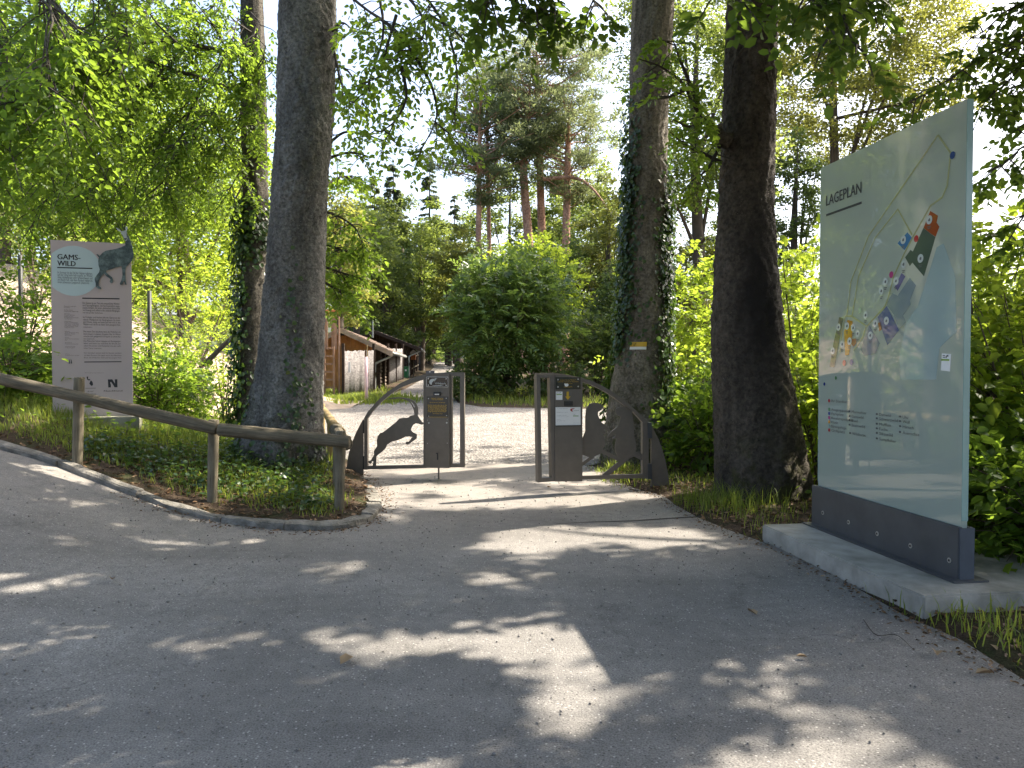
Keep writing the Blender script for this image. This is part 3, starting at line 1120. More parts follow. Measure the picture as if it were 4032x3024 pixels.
mb.poly([lp([(1206, 226), (1222, 210), (1250, 202), (1228, 216), (1212, 238)])], yy - 0.0005, yy)
mb.poly([lp([(1176, 286), (1210, 290), (1290, 286), (1340, 282), (1290, 294), (1210, 297)])], yy - 0.0005, yy)
mb.build('emblem', M['silver'], pq, kind='stuff')
for (x, y) in ((1134, 202), (1365, 203), (1134, 285), (1365, 287)):
    cyl_y(MB(), pl.uv(1350 + x * .30137, 1430 + y * .30137), 0.008, yy - 0.004, yy).build('screw', M['screw'], pq)
MB().poly([lp([(1204, 420), (1296, 421), (1296, 375), (1204, 374)])], YF - 0.03, YF - 0.0005).build('coin_slot', M['black'], g)
MB().poly([lp([(1222, 412), (1278, 412), (1278, 396), (1222, 396)])], YF - 0.034, YF - 0.0305).build('coin_flap', M['screw'], g)
pq2 = MB().poly([lp([(1112, 702), (1390, 706), (1390, 434), (1112, 432)])], YF - 0.005, YF - 0.0005).build('donation_plaque', M['plaque_grey'], g)
yy = YF - 0.0056
mb = MB()


def tx(mb, pl, s_, x0, x1, yb, yc, K, y):
    a = pl.uv(K['ox'] + x0 * K['k'], K['oy'] + yb * K['k'])
    b = pl.uv(K['ox'] + x1 * K['k'], K['oy'] + yc * K['k'])
    text_into(mb, s_, a[0], b[0], a[1], b[1] - a[1], y)


tx(mb, pl, 'DANKE - 5 CENT BIS', 1175, 1325, 463, 450, K4, yy)
tx(mb, pl, '2 EURO M\u00dcNZEN', 1180, 1325, 479, 467, K4, yy)
tx(mb, pl, 'Liebe Besucherinnen, liebe Besucher!', 1150, 1350, 515, 504, K4, yy)
for i, t in enumerate(('Mit Ihrer Spende helfen Sie uns, den', 'Wildpark auch weiterhin kostenlos f\u00fcr', 'alle offen zu halten und die Tiere gut', 'zu versorgen. Die M\u00fcnzen werden f\u00fcr', 'das Futter und f\u00fcr die Pflege der', 'Gehege verwendet. Herzlichen Dank!')):
    tx(mb, pl, t, 1126, 1372 - (i % 2) * 6, 552 + i * 16.5, 538 + i * 16.5, K4, yy)
tx(mb, pl, 'Ihr Wildpark Team', 1190, 1318, 660, 649, K4, yy)
strip(mb, lp([(1140, 700), (1380, 700)]), 0.004, yy)
mb.build('lettering', M['yellow'], pq2, kind='stuff')
for (x, y) in ((1135, 460), (1366, 456), (1137, 688), (1370, 680)):
    cyl_y(MB(), pl.uv(1350 + x * .30137, 1430 + y * .30137), 0.007, yy - 0.003, yy).build('screw', M['screw'], pq2)
for (x, y, r) in ((1139, 776, .011), (1371, 774, .011), (1122, 1042, .005), (1377, 1038, .005), (1120, 740, .005), (1377, 736, .005)):
    cyl_y(MB(), pl.uv(1350 + x * .30137, 1430 + y * .30137), r, YF - 0.004, YF - 0.0005).build('screw', M['screw'], g)
MB().poly([lp([(1245, 1255), (1261, 1255), (1261, 1163), (1233, 1163), (1233, 1175), (1245, 1178)])], YF - 0.008, YF - 0.0005).build('bolt_handle', M['black'], g)

fin = MB().poly([[pl.uv(1350 + x * .30137, 1430 + y * .30137) for x, y in
                 [(270, 728), (230, 800), (195, 868), (165, 930), (135, 1005), (110, 1080), (88, 1155), (70, 1230), (57, 1330), (50, 1420), (46, 1475), (270, 1475)]]], -0.012, 0.012)
o = fin.build('hinge_plate', M['steel'])
o.matrix_world = pl.mat
tag(o, 'curved steel fin plate holding the ibex gate leaf beside the corner post', 'gate post')

# right leaf (marmots)
HR = P(2552, 1880, 9.9)
FR = P(2110, 1898, 9.42)
pr = Plane(FR, HR - FR)
K5 = dict(ox=2080, oy=1430, k=0.30136)
g = empty('gate_leaf', label='dark steel gate leaf with two marmot cut-outs and a paper notice', cat='gate', group='park entrance gate leaves', mat=pr.mat)
lp = lambda pts: pr.loop(pts, **K5)
arch = [(92, 131), (330, 128), (450, 140), (650, 180), (800, 225), (950, 290), (1100, 380), (1250, 490), (1400, 620), (1500, 715), (1560, 768),
        (1482, 768), (1350, 622), (1250, 552), (1100, 440), (950, 346), (800, 276), (684, 240), (650, 196), (450, 158), (330, 150), (92, 150)]
MB().poly([lp(arch)], -DT / 2, DT / 2).build('arch', M['steel'], g)
MB().poly([lp([(1482, 1506), (1560, 1500), (1560, 769), (1482, 769)])], -DT / 2, DT / 2).build('hinge_stile', M['steel'], g)
MB().poly([lp([(682, 1515), (1481, 1500), (1481, 1448), (682, 1470)])], -DT / 2 + 0.002, DT / 2 - 0.002).build('bottom_rail', M['steel'], g)
MB().poly([lp([(326, 1538), (681, 1534), (681, 203), (650, 197), (450, 159), (326, 151)])], -0.065, 0.065).build('coin_column', M['steel'], g)
MB().poly([lp([(112, 1552), (325, 1536), (325, 151), (92, 151)]), lp([(160, 1495), (140, 190), (262, 188), (288, 1490)])], -DT / 2 - 0.02, DT / 2 + 0.02).build('slot_frame', M['steel'], g)
mar1 = [(682, 1000), (700, 1000), (745, 890), (745, 700), (757, 590), (800, 530), (850, 515), (920, 522), (970, 555), (975, 585), (950, 615), (910, 635), (908, 675),
        (950, 770), (1020, 820), (1085, 885), (1058, 908), (1010, 872), (988, 866), (992, 885), (1012, 905), (1002, 926), (968, 912), (985, 960), (1000, 1010),
        (1000, 1075), (975, 1120), (968, 1170), (820, 1238), (682, 1188)]
mar2 = [(1310, 566), (1200, 570), (1145, 595), (1135, 625), (1150, 670), (1200, 695), (1205, 725), (1165, 830), (1090, 885), (1040, 945), (1035, 970), (1065, 968),
        (1130, 930), (1140, 945), (1105, 985), (1140, 985), (1155, 975), (1132, 1075), (1132, 1130), (1160, 1210), (1215, 1282), (1380, 1222), (1405, 1130),
        (1405, 1040), (1380, 950), (1375, 830), (1360, 690), (1350, 610)]
m1 = MB().poly([lp(mar1)], -0.006, 0.006).build('marmot_figure', M['steel'], g)
MB().poly([lp(bar_loop((850, 1215), (690, 1330), 40))], -0.004, 0.004).build('leg', M['steel'], m1)
MB().poly([lp(bar_loop((940, 1140), (1225, 1275), 50))], -0.0045, 0.0045).build('tail', M['steel'], m1)
m2 = MB().poly([lp(mar2)], -0.006, 0.006).build('marmot_figure', M['steel'], g)
MB().poly([lp(bar_loop((1290, 1235), (985, 1478), 62))], -0.004, 0.004).build('leg', M['steel'], m2)
MB().poly([lp(bar_loop((1370, 1175), (1495, 1235), 74))], -0.0045, 0.0045).build('tail', M['steel'], m2)
for (a, b) in ((772, 975), (1312, 1512)):
    MB().poly([lp([(1548, b), (1598, b), (1592, a), (1546, a)])], -0.045, 0.045).build('hinge', M['steel_grey'], g)
MB().poly([lp([(482, 1552), (502, 1552), (502, 1536), (482, 1536)])], -0.01, 0.01).build('drop_bolt', M['steel'], g)
pq = MB().poly([lp([(330, 340), (655, 337), (655, 180), (330, 180)])], YF - 0.006, YF - 0.0005).build('thanks_plaque', M['plaque_dark'], g)
yy = YF - 0.0066
mb = MB()
for t, x0, x1, yb in (('Ja wenn Sie laut klimpern,', 385, 600, 224), ('unsere Tiere zeigt sich auf den Weiterbestand', 358, 625, 246), ('des Parks freuen!', 452, 548, 268), ('VIELEN DANK!', 435, 550, 314)):
    tx(mb, pr, t, x0, x1, yb, yb - 13, K5, yy)
mb.build('lettering', M['yellow'], pq, kind='stuff')
MB().poly([lp([(440, 268), (452, 262), (462, 268), (480, 262), (498, 274), (494, 296), (474, 306), (452, 300), (448, 284)])], yy - 0.0004, yy).build('emblem', M['white'], pq)
for (x, y) in ((360, 213), (622, 208), (360, 308), (622, 302)):
    cyl_y(MB(), pr.uv(2080 + x * .30136, 1430 + y * .30136), 0.009, yy - 0.004, yy).build('screw', M['screw'], pq)
st = MB().poly([lp([(336, 476), (420, 477), (421, 369), (335, 368)])], YF - 0.0025, YF - 0.0005).build('sticker', M['white'], g)
mb = MB().poly([lp([(342, 412), (412, 412), (412, 400), (342, 400)])], YF - 0.0034, YF - 0.003)
mb.build('stripe', M['green_sticker'], st)
mb = MB()
tx(mb, pr, 'Digital', 344, 372, 384, 376, K5, YF - 0.0032)
tx(mb, pr, 'spenden', 344, 374, 396, 388, K5, YF - 0.0032)
strip(mb, lp([(380, 392), (388, 384), (398, 382)]), 0.006, YF - 0.0032)
mb.build('lettering', M['grey_text'], st, kind='stuff')
MB().poly([lp([(475, 432), (475, 369), (504, 369), (504, 432), (526, 432), (491, 478), (455, 432)])], YF - 0.0025, YF - 0.0005).build('arrow', M['yellow'], g)
cs = MB().poly([lp([(442, 552), (545, 552), (545, 492), (442, 492)])], YF - 0.03, YF - 0.0005).build('coin_slot', M['plaque_grey'], g)
MB().poly([lp([(452, 538), (522, 538), (522, 516), (452, 516)])], YF - 0.033, YF - 0.0305).build('slot_opening', M['black'], cs)
nt_ = MB().poly([lp([(333, 808), (657, 803), (655, 570), (331, 572)])], YF - 0.004, YF - 0.0005).build('paper_notice', M['white'], g)
MB().poly([lp([(330, 820), (661, 814), (661, 804), (330, 809)])], YF - 0.012, YF - 0.0006).build('notice_ledge', M['plaque_grey'], g)
yy = YF - 0.0046
mb = MB()
for t, x0, x1, yb, h in (('Liebe Wildparkbesucher', 344, 495, 594, 9), ('DANKE f\u00fcr eure Spende', 344, 490, 642, 9), ('mit paypal/Bankomat einfach', 345, 478, 682, 8), ('per Handy den QR Code scannen', 345, 500, 697, 7), ('Herzlichst,', 346, 396, 737, 7), ('das Wildpark Team', 346, 456, 752, 7), ('Digital', 562, 586, 664, 6), ('spenden', 562, 588, 674, 6), ('Danke vielmals', 562, 635, 775, 5)):
    tx(mb, pr, t, x0, x1, yb, yb - h, K5, yy)
tx(mb, pr, 'Wildpark', 565, 636, 621, 608, K5, yy)
mb.build('lettering', M['soft_text'], nt_, kind='stuff')
mb = MB().poly([lp([(520, 602), (528, 592), (548, 586), (560, 590), (548, 598), (546, 612), (560, 626), (540, 628), (524, 618)])], yy - 0.0004, yy)
mb.poly([lp([(548, 590), (566, 584), (586, 586), (566, 592), (554, 602)])], yy - 0.0004, yy)
mb.build('emblem', M['red_print'], nt_, kind='stuff')
MB().poly([lp([(558, 690), (628, 690), (628, 680), (558, 680)])], yy - 0.0004, yy).build('stripe', M['green_sticker'], nt_)
o = MB().poly([[pr.uv(2080 + x * .30136, 1430 + y * .30136) for x, y in
               [(1602, 808), (1630, 858), (1660, 920), (1700, 1005), (1740, 1105), (1772, 1212), (1800, 1325), (1818, 1430), (1828, 1530), (1832, 1640), (1602, 1648)]]], -0.012, 0.012).build('hinge_plate', M['steel'])
o.matrix_world = pr.mat
tag(o, 'curved steel fin plate holding the marmot gate leaf before the ivy trunk', 'gate post')

# ------------------------------------------------------------------ taupe animal sign on its plinth
SL, SR = P(208, 1640, 10.3), P(524, 1632, 10.65)
ps = Plane(SL, SR - SL)
g = empty('information_sign', label='tall taupe sign titled GAMS-WILD with a chamois picture', cat='sign', mat=ps.mat)
zt, zb = ps.uv(202, 944)[1], ps.uv(215, 1642)[1]
w_ = ps.uv(520, 1300)[0]
MB().poly([[(0, zb), (w_, zb), (w_, zt), (0, zt)]], 0, 0.012).build('face_panel', M['sign'], g)
MB().poly([[(0.004, zb + .004), (w_ - .004, zb + .004), (w_ - .004, zt - .004), (0.004, zt - .004)]], 0.0125, 0.055).build('core', M['sign_edge'], g)
K1 = dict(ox=180, oy=880, k=380 / 1659.0)
lp = lambda pts: ps.loop(pts, **K1)
dc = [(100, 520), (150, 480), (220, 440), (300, 408), (380, 388), (460, 382), (540, 388), (620, 405), (700, 435), (780, 480), (850, 545), (905, 620), (940, 720), (950, 820),
      (935, 930), (890, 1030), (830, 1110), (760, 1165), (680, 1210), (600, 1235), (520, 1247), (440, 1243), (360, 1228), (280, 1200), (200, 1155), (112, 1090)]
dc = [(max(0.003, p[0]), p[1]) for p in lp(dc)]
MB().poly([dc], -0.0012, -0.0004).build('pale_disc', M['sign_disc'], g)
mb = MB()
for q_ in (0, 4, 8):
    tx(mb, ps, 'GAMS-', 198 + q_, 590 + q_, 612, 538, K1, -0.002 - q_ * .0001)
    tx(mb, ps, 'WILD', 198 + q_, 510 + q_, 722, 645, K1, -0.002 - q_ * .0001)
for (x0, y0, x1, y1) in ((198, 757, 803, 773), (628, 1284, 1270, 1295)):
    strip(mb, lp([(x0, y0), (x1, y1)]), 0.0155, -0.002)
K2 = dict(ox=180, oy=1200, k=380 / 1261.0)
strip(mb, ps.loop([(505, 748), (990, 744)], **K2), 0.0125, -0.002)
# Naschhund emblem and name
mb.poly([ps.loop([(812, 976), (870, 974), (905, 1030), (903, 974), (936, 974), (938, 1078), (900, 1078), (890, 1060), (870, 1030), (852, 1005), (842, 1020), (852, 1045), (852, 1080), (818, 1080)], **K2)], -0.002, -0.0015)
tx(mb, ps, 'Naschhund', 760, 1000, 1134, 1114, K2, -0.002)
tx(mb, ps, 'Naschhund', 762, 1002, 1134, 1114, K2, -0.0024)
mb.poly([ps.loop([(570, 1030), (590, 985), (612, 1010), (620, 1045), (602, 1062), (582, 1045)], **K2)], -0.002, -0.0015)
mb.poly([ps.loop([(535, 940), (556, 938), (552, 960), (560, 975), (585, 970), (572, 990), (550, 985), (538, 965)], **K2)], -0.0026, -0.0021)
mb.build('lettering', M['black'], g, kind='stuff')
mb = MB()
strip(mb, ps.loop([(518, 1091), (655, 1089)], **K2), 0.006, -0.002)
tx(mb, ps, 'zur', 545, 632, 1138, 1118, K2, -0.002)
tx(mb, ps, 'Gams', 535, 660, 1174, 1154, K2, -0.002)
tx(mb, ps, 'Mit freundlicher Unterst\u00fctzung von', 508, 755, 894, 885, K2, -0.002)
for i, t in enumerate(('Im Sommer ist das Fell der G\u00e4mse rotbraun,', 'auf der Unterseite hell-rotgelb, im Winter', 'oben dunkelbraun oder braunschwarz und', 'am Bauch hell. Auf dem R\u00fccken haben sie', 'einen schwarzen L\u00e4ngsstrich (Aalstrich).')):
    tx(mb, ps, t, 202 + i, (804 if i < 4 else 752), 858 + i * 41.5, 836 + i * 41.5, K1, -0.002)
body = [('Die G\u00e4mse ist ein Tier mit erstaunlicher Kletter-', 1), ('und Sprungf\u00e4higkeit. Sie hat besonders ange-', 1), ('passte Schalen mit einer elastischen Hornsohle', 1), ('und bewegt sich selbst in den steilsten Bergregio-', 1), ('nen mit gro\u00dfer Sicherheit.', .54), None,
        ('Im Fr\u00fchjahr und Herbst lebt die G\u00e4mse an der', 1), ('oberen Waldgrenze der Bergregionen. Im stren-', 1), ('gen Winter steigt sie hinab und h\u00e4lt sich in den', 1), ('W\u00e4ldern auf, die ihr zu dieser Zeit gen\u00fcgend Nah-', 1), ('rung bieten.', .24), None,
        ('Die meiste Zeit des Jahres leben die Weibchen mit', 1), ('ihren Jungen in eigenen Gruppen. Nur im Winter', 1), ('scharen sich gelegentlich Gruppen zu einem Ru-', 1), ('del zusammen.', .3), ('Die M\u00e4nnchen f\u00fchren dagegen ein Einzelg\u00e4nger-', 1), ('leben und leben nur w\u00e4hrend der Brunft zwi-', 1), ('schen November und Dezember mit den weib-', 1), ('lichen Tieren zusammen.', .48), None,
        ('Der Gamsbart w\u00e4chst nicht im Gesicht, sondern', 1), ('auf dem R\u00fccken. Der J\u00e4ger nennt das M\u00e4nnchen', 1), ('Bock, das Weibchen Gei\u00df und das Jungtier Kitz.', 1)]
for i, b in enumerate(body):
    if b:
        yb = -12 + i * 30.9
        tx(mb, ps, b[0], 482 + i * 0.9, 482 + i * .9 + 487 * b[1], yb, yb - 15, K2, -0.002)
side_t = ['Rupicapra rupicapra', 'Die G\u00e4mse', None, 'Familie: Rind', 'Unterfamilie Ziegenartige', None, 'Merkmale:', 'Schwere 30-50 kg', 'bis 80 cm hoch', 'Kr\u00fcckenh\u00f6rner bei beiden', 'Geschlechtern', None, 'Lebensraum:', 'In Fels und Bergwald,', 'vom Jura bis in die Alpen', 'und weiter \u00f6stlich bis', 'in die Karpaten, auch', 'in den Pyren\u00e4en', None, None, 'Nahrung:', 'Gr\u00e4ser und Kr\u00e4uter, Moos,', 'Flechten, Triebe', 'und Knospen', None, 'Feinde:', 'Luchs, Wolf und Steinadler', 'B\u00e4r', None, 'Brunftzeit:', 'November bis Dezember', None, 'Lebenserwartung:', '15 bis 20 Jahre', None, None, None, None, 'F\u00e4hrte:', 'Schalenabdruck, spreizbar']
for i, t in enumerate(side_t):
    if t:
        yb = 24 + i * 16.4
        tx(mb, ps, t, 240 + i * .45, 240 + i * .45 + min(185, 8.3 * len(t)), yb, yb - 9, K2, -0.002)
mb.poly([ps.loop([(300, 765), (304, 735), (314, 710), (318, 712), (316, 740), (320, 764), (312, 770)], **K2)], -0.002, -0.0015)
mb.poly([ps.loop([(326, 764), (330, 740), (328, 712), (332, 710), (342, 735), (346, 765), (336, 770)], **K2)], -0.002, -0.0015)
mb.build('lettering', M['soft_text'], g, kind='stuff')
# chamois picture board
cm, nt, out = new_mat('chamois_print')
v = coord(nt)
n1 = noise(nt, v, 9, 6, 0.7)
n2 = noise(nt, coord(nt, (60, 60, 14)), 3, 5, 0.7)
c = ramp(nt, n1, [(0.3, (0.014, 0.024, 0.026)), (0.48, (0.062, 0.092, 0.092)), (0.68, (0.20, 0.26, 0.25))])
c = mixc(nt, 1.0, c, ramp(nt, n2, [(0.3, 0.55), (0.7, 1.35)]), 'MULTIPLY')
prin(nt, out, c, 0.5)
cham = [(1365, 330), (1372, 375), (1300, 410), (1200, 440), (1100, 460), (1040, 470), (985, 500), (945, 545), (925, 560), (905, 535), (880, 528), (876, 540), (905, 575), (915, 585),
        (905, 640), (910, 720), (930, 790), (920, 840), (880, 890), (845, 940), (848, 985), (862, 1030), (865, 1095), (905, 1122), (958, 1130), (955, 1105), (915, 1075),
        (912, 1010), (930, 955), (985, 880), (1005, 862), (1040, 905), (1100, 945), (1115, 965), (1100, 1000), (1115, 1022), (1148, 1025), (1160, 970), (1140, 925), (1090, 885),
        (1040, 838), (1035, 815), (1100, 795), (1200, 760), (1300, 735), (1318, 800), (1322, 900), (1300, 985), (1275, 1035), (1285, 1055), (1318, 1052), (1340, 990),
        (1352, 1010), (1368, 1052), (1392, 1056), (1378, 1000), (1372, 900), (1370, 810), (1385, 745), (1440, 690), (1485, 640), (1512, 580), (1512, 520), (1500, 450), (1490, 395), (1465, 320), (1440, 250), (1420, 205), (1395, 260), (1385, 295)]
ch = MB().poly([lp(cham)], -0.016, -0.004).build('chamois_figure', cm, g)
hd = [(1290, 140), (1325, 135), (1375, 120), (1400, 150), (1412, 205), (1410, 255), (1400, 290), (1380, 305), (1362, 292), (1340, 255), (1320, 215), (1300, 180)]
MB().poly([lp(hd)], -0.019, -0.0165).build('head', simple('pale_head_print', (0.45, 0.48, 0.46), (0.30, 0.33, 0.32), 14, 0.5), ch)
for e in ([(1300, 130), (1265, 80), (1235, 22), (1250, 30), (1280, 75), (1315, 122)], [(1335, 120), (1318, 60), (1310, 0), (1322, 5), (1335, 55), (1348, 118)], [(1352, 118), (1350, 50), (1356, -5), (1368, 0), (1370, 60), (1366, 116)]):
    MB().poly([lp(e)], -0.014, -0.006).build('horn', M['black'], ch)
for e in ([(1285, 145), (1245, 125), (1212, 80), (1225, 75), (1262, 100), (1295, 128)], [(1375, 118), (1372, 85), (1385, 45), (1408, 65), (1405, 105), (1392, 135)]):
    MB().poly([lp(e)], -0.015, -0.007).build('ear', M['silver'], ch)
MB().poly([lp([(1345, 255), (1372, 262), (1398, 250), (1392, 270), (1375, 285), (1358, 275)])], -0.0205, -0.0195).build('muzzle', M['black'], ch)
MB().poly([lp([(1400, 150), (1412, 205), (1408, 250), (1398, 235), (1392, 190)])], -0.0205, -0.0195).build('face_stripe', M['black'], ch)
MB().poly([lp([(1305, 185), (1322, 200), (1345, 250), (1332, 245), (1312, 212)])], -0.0205, -0.0195).build('face_stripe', M['black'], ch)
# plinth
a0 = ps.uv(165, 1668)[0]
a1 = ps.uv(555, 1660)[0]
MB().box(((a0 + a1) / 2, 0.03, zb - 0.10), (a1 - a0, 0.62, 0.196)).build('plinth', M['concrete_mossy'], g, bev=0.012)

# ------------------------------------------------------------------ glass site plan on its plinth
GN, GF = P(3801, 2305, 5.16), P(3224, 2078, 7.0)
pg = Plane(GF, GN - GF)
g = empty('site_plan_sign', label='tall greenish glass site plan on a steel foot and concrete slab', cat='sign', mat=pg.mat)
Wg = float(np.linalg.norm((GN - GF)[:2]))
ZP = 0.15                                   # top of the slab
Zg1 = 3.38
m, nt, out = new_mat('coated_green_glass')
v = coord(nt)
cb = ramp(nt, noise(nt, v, 1.4, 3), [(0.3, (0.41, 0.49, 0.43)), (0.7, (0.43, 0.51, 0.45))])
df = N(nt, 'ShaderNodeBsdfDiffuse')
tl = N(nt, 'ShaderNodeBsdfTranslucent')
nt.links.new(cb, df.inputs[0])
tl.inputs[0].default_value = (0.72, 0.72, 0.64, 1)
m1 = N(nt, 'ShaderNodeMixShader')
m1.inputs[0].default_value = 0.36
nt.links.new(df.outputs[0], m1.inputs[1])
nt.links.new(tl.outputs[0], m1.inputs[2])
gl = N(nt, 'ShaderNodeBsdfGlossy')
gl.inputs['Roughness'].default_value = 0.0
fr = N(nt, 'ShaderNodeFresnel')
fr.inputs[0].default_value = 1.62
m2 = N(nt, 'ShaderNodeMixShader')
nt.links.new(fr.outputs[0], m2.inputs[0])
nt.links.new(m1.outputs[0], m2.inputs[1])
nt.links.new(gl.outputs[0], m2.inputs[2])
nt.links.new(m2.outputs[0], out.inputs[0])
M['glass'] = m
M['glass_edge'] = simple('bright_glass_edge', (0.30, 0.42, 0.38), (0.24, 0.36, 0.33), 3, 0.15)


def coated(name, c):
    return simple(name, c, tuple(x * 0.9 for x in c), 4, 0.04, spec=0.9)


TF = 0.045
pane = MB().poly([[(0.02, ZP + 0.02), (Wg - 0.02, ZP + 0.02), (Wg - 0.02, Zg1), (0.02, Zg1)]], -TF / 2, TF / 2).build('glass_pane', M['glass'], g)
MB().poly([[(Wg - 0.0195, ZP + 0.4), (Wg - 0.012, ZP + 0.4), (Wg - 0.012, Zg1), (Wg - 0.0195, Zg1)]], -TF / 2, TF / 2).build('glass_edge', M['glass_edge'], g)
MB().poly([[(0.012, ZP + 0.4), (0.0195, ZP + 0.4), (0.0195, Zg1), (0.012, Zg1)]], -TF / 2, TF / 2).build('glass_edge', M['glass_edge'], g)
FT = ZP + 0.36
foot = MB().poly([[(-0.03, ZP + 0.002), (Wg, ZP + 0.002), (Wg, FT), (-0.03, FT)]], -0.055, -TF / 2 - 0.001).build('foot_plate', M['steel_grey'], g, bev=0.003)
MB().poly([[(-0.03, ZP + 0.002), (Wg, ZP + 0.002), (Wg, FT), (-0.03, FT)]], TF / 2 + 0.001, 0.055).build('foot_plate', M['steel_grey'], g, bev=0.003)
MB().poly([[(Wg + .001, ZP + 0.002), (Wg + 0.014, ZP + 0.002), (Wg + 0.014, FT - .004), (Wg + .001, FT - .004)]], -0.053, 0.053).build('end_plate', simple('blue_grey_end', (0.07, 0.085, 0.11), None, 8, 0.5, metal=0.3), g)
MB().box((Wg / 2, 0, ZP + 0.006), (Wg + 0.12, 0.26, 0.012)).build('base_flange', M['steel_grey'], g, bev=0.002)
for x, y in ((3241, 2019), (3342, 2056), (3455, 2101), (3586, 2149), (3739, 2206)):
    c = pg.uv(x, y, -0.055)
    ring = cyl_y(MB(), c, 0.018, -0.060, -0.0555, 16).build('bolt', M['screw'], g)
    cyl_y(MB(), c, 0.009, -0.0625, -0.0602, 12).build('bolt_socket', M['black'], ring)
MB().box((Wg / 2 + 0.10, 0.20, ZP / 2 - 0.10), (Wg + 0.36, 1.42, ZP + 0.196)).build('concrete_slab', M['concrete'], g, bev=0.012)
YG = -TF / 2 - 0.0015
KG = dict(ox=3220, oy=600, k=630 / 1161.0)
KH = dict(ox=3000, oy=300, k=1032 / 1556.0)
KI = dict(ox=3200, oy=1450, k=650 / 1961.0)
lg = lambda pts: pg.loop(pts, **KG)
areas = [('orange_area', (0.33, 0.075, 0.025), [(838, 425), (895, 460), (885, 510), (905, 540), (878, 612), (850, 595), (790, 548)]),
         ('dark_green_area', (0.085, 0.115, 0.085), [(789, 549), (849, 596), (877, 614), (793, 900), (708, 800), (690, 825), (655, 762), (695, 708), (712, 720)]),
         ('blue_area', (0.05, 0.17, 0.36), [(672, 580), (710, 625), (650, 710), (600, 660)]),
         ('purple_area', (0.14, 0.12, 0.26), [(630, 875), (657, 900), (600, 1005), (580, 975)]),
         ('grey_area', (0.22, 0.27, 0.28), [(690, 910), (735, 965), (690, 1075), (695, 1105), (640, 1185), (662, 1230), (614, 1286), (572, 1180), (522, 1105), (560, 1020), (600, 1040)]),
         ('navy_area', (0.085, 0.11, 0.25), [(522, 1115), (611, 1290), (525, 1400), (455, 1195)]),
         ('small_orange_area', (0.36, 0.13, 0.05), [(458, 1240), (478, 1226), (488, 1280), (468, 1300)]),
         ('slate_area', (0.16, 0.20, 0.25), [(395, 1255), (470, 1385), (440, 1460), (360, 1478), (330, 1430)]),
         ('olive_area', (0.10, 0.12, 0.085), [(175, 1195), (205, 1205), (140, 1560), (105, 1555), (130, 1400)]),
         ('amber_area', (0.50, 0.24, 0.03), [(235, 1215), (272, 1225), (270, 1330), (245, 1470), (218, 1475), (210, 1300)]),
         ('rust_area', (0.28, 0.10, 0.05), [(268, 1352), (296, 1350), (300, 1385), (278, 1410), (262, 1390)])]
for nm, c, pts in areas:
    MB().poly([lg(pts)], YG - 0.0008, YG).build(nm, coated(nm, c), g)
lake = MB().poly([lg([(885, 690), (935, 660), (1020, 900), (1030, 1300), (905, 1420), (880, 1650), (620, 1650), (610, 1500), (660, 1240), (745, 1120), (800, 960)])], YG + 0.0004, YG + 0.0010).build('pale_blue_area', coated('pale_blue_area', (0.34, 0.43, 0.41)), g)
mb = MB()
for pts in ([(1065, 350), (1140, 455), (1120, 650), (1090, 720), (1020, 770), (912, 960), (860, 1060), (800, 1190), (775, 1290), (750, 1365), (640, 1485), (550, 1425), (512, 1425), (490, 1520), (480, 1640)],
            [(1065, 350), (830, 690), (650, 950), (545, 1220), (520, 1425)], [(910, 942), (825, 790), (690, 960), (590, 1190), (552, 1425)], [(635, 1490), (615, 1550), (560, 1630)]):
    strip(mb, pg.loop(pts, **KH), 0.016, YG - 0.0016)
mb.build('path_line', coated('ochre_line', (0.36, 0.37, 0.20)), g, kind='stuff')
K_ = KG['k']
M['icon'] = coated('icon_disc', (0.56, 0.60, 0.56))
icons = [(833, 490), (643, 635), (769, 770), (645, 812), (590, 933), (513, 938), (483, 1005), (520, 1222), (403, 1328), (170, 1268), (232, 1260), (277, 1273), (310, 1315), (251, 1370), (198, 1392), (128, 1440), (368, 1180), (440, 1240)]
glyphs = 'ASKMHEWDFRGLNPBTUC'
for i, (x, y) in enumerate(icons):
    c = pg.uv(3220 + x * K_, 600 + y * K_)
    o = disc(MB(), c, 0.032, YG - 0.0024, 18).build('icon_disc', M['icon'], g)
    bl = MB()
    s_ = 0.012
    bl.poly([[(c[0] - s_, c[1] - .004), (c[0] - .004, c[1] - .012), (c[0] + .010, c[1] - .010), (c[0] + s_, c[1] + .006), (c[0] + .004, c[1] + .012), (c[0] - .006, c[1] + .006)]], YG - 0.0034, YG - 0.0030)
    strip(bl, [(c[0] - 0.02, c[1] - 0.048), (c[0] + 0.02, c[1] - 0.048)], 0.006, YG - 0.003)
    strip(bl, [(c[0] - 0.014, c[1] - 0.06), (c[0] + 0.014, c[1] - 0.06)], 0.006, YG - 0.003)
    bl.build('animal_mark', M['grey_text'], o, kind='stuff')
cols = {'r': (0.45, 0.04, 0.05), 'g': (0.10, 0.24, 0.10), 'n': (0.02, 0.05, 0.22), 'm': (0.42, 0.03, 0.20), 'o': (0.55, 0.25, 0.02), 'e': (0.26, 0.36, 0.32)}
dm = {k: coated('legend_' + k, c) for k, c in cols.items()}
for (x, y, k) in ((738, 627, 'r'), (556, 888, 'm'), (1003, 22, 'n'), (328, 1147, 'e'), (212, 1528, 'r'), (264, 1522, 'n')):
    disc(MB(), pg.uv(3220 + x * K_, 600 + y * K_), 0.026, YG - 0.0026, 16).build('marker_disc', dm[k], g)
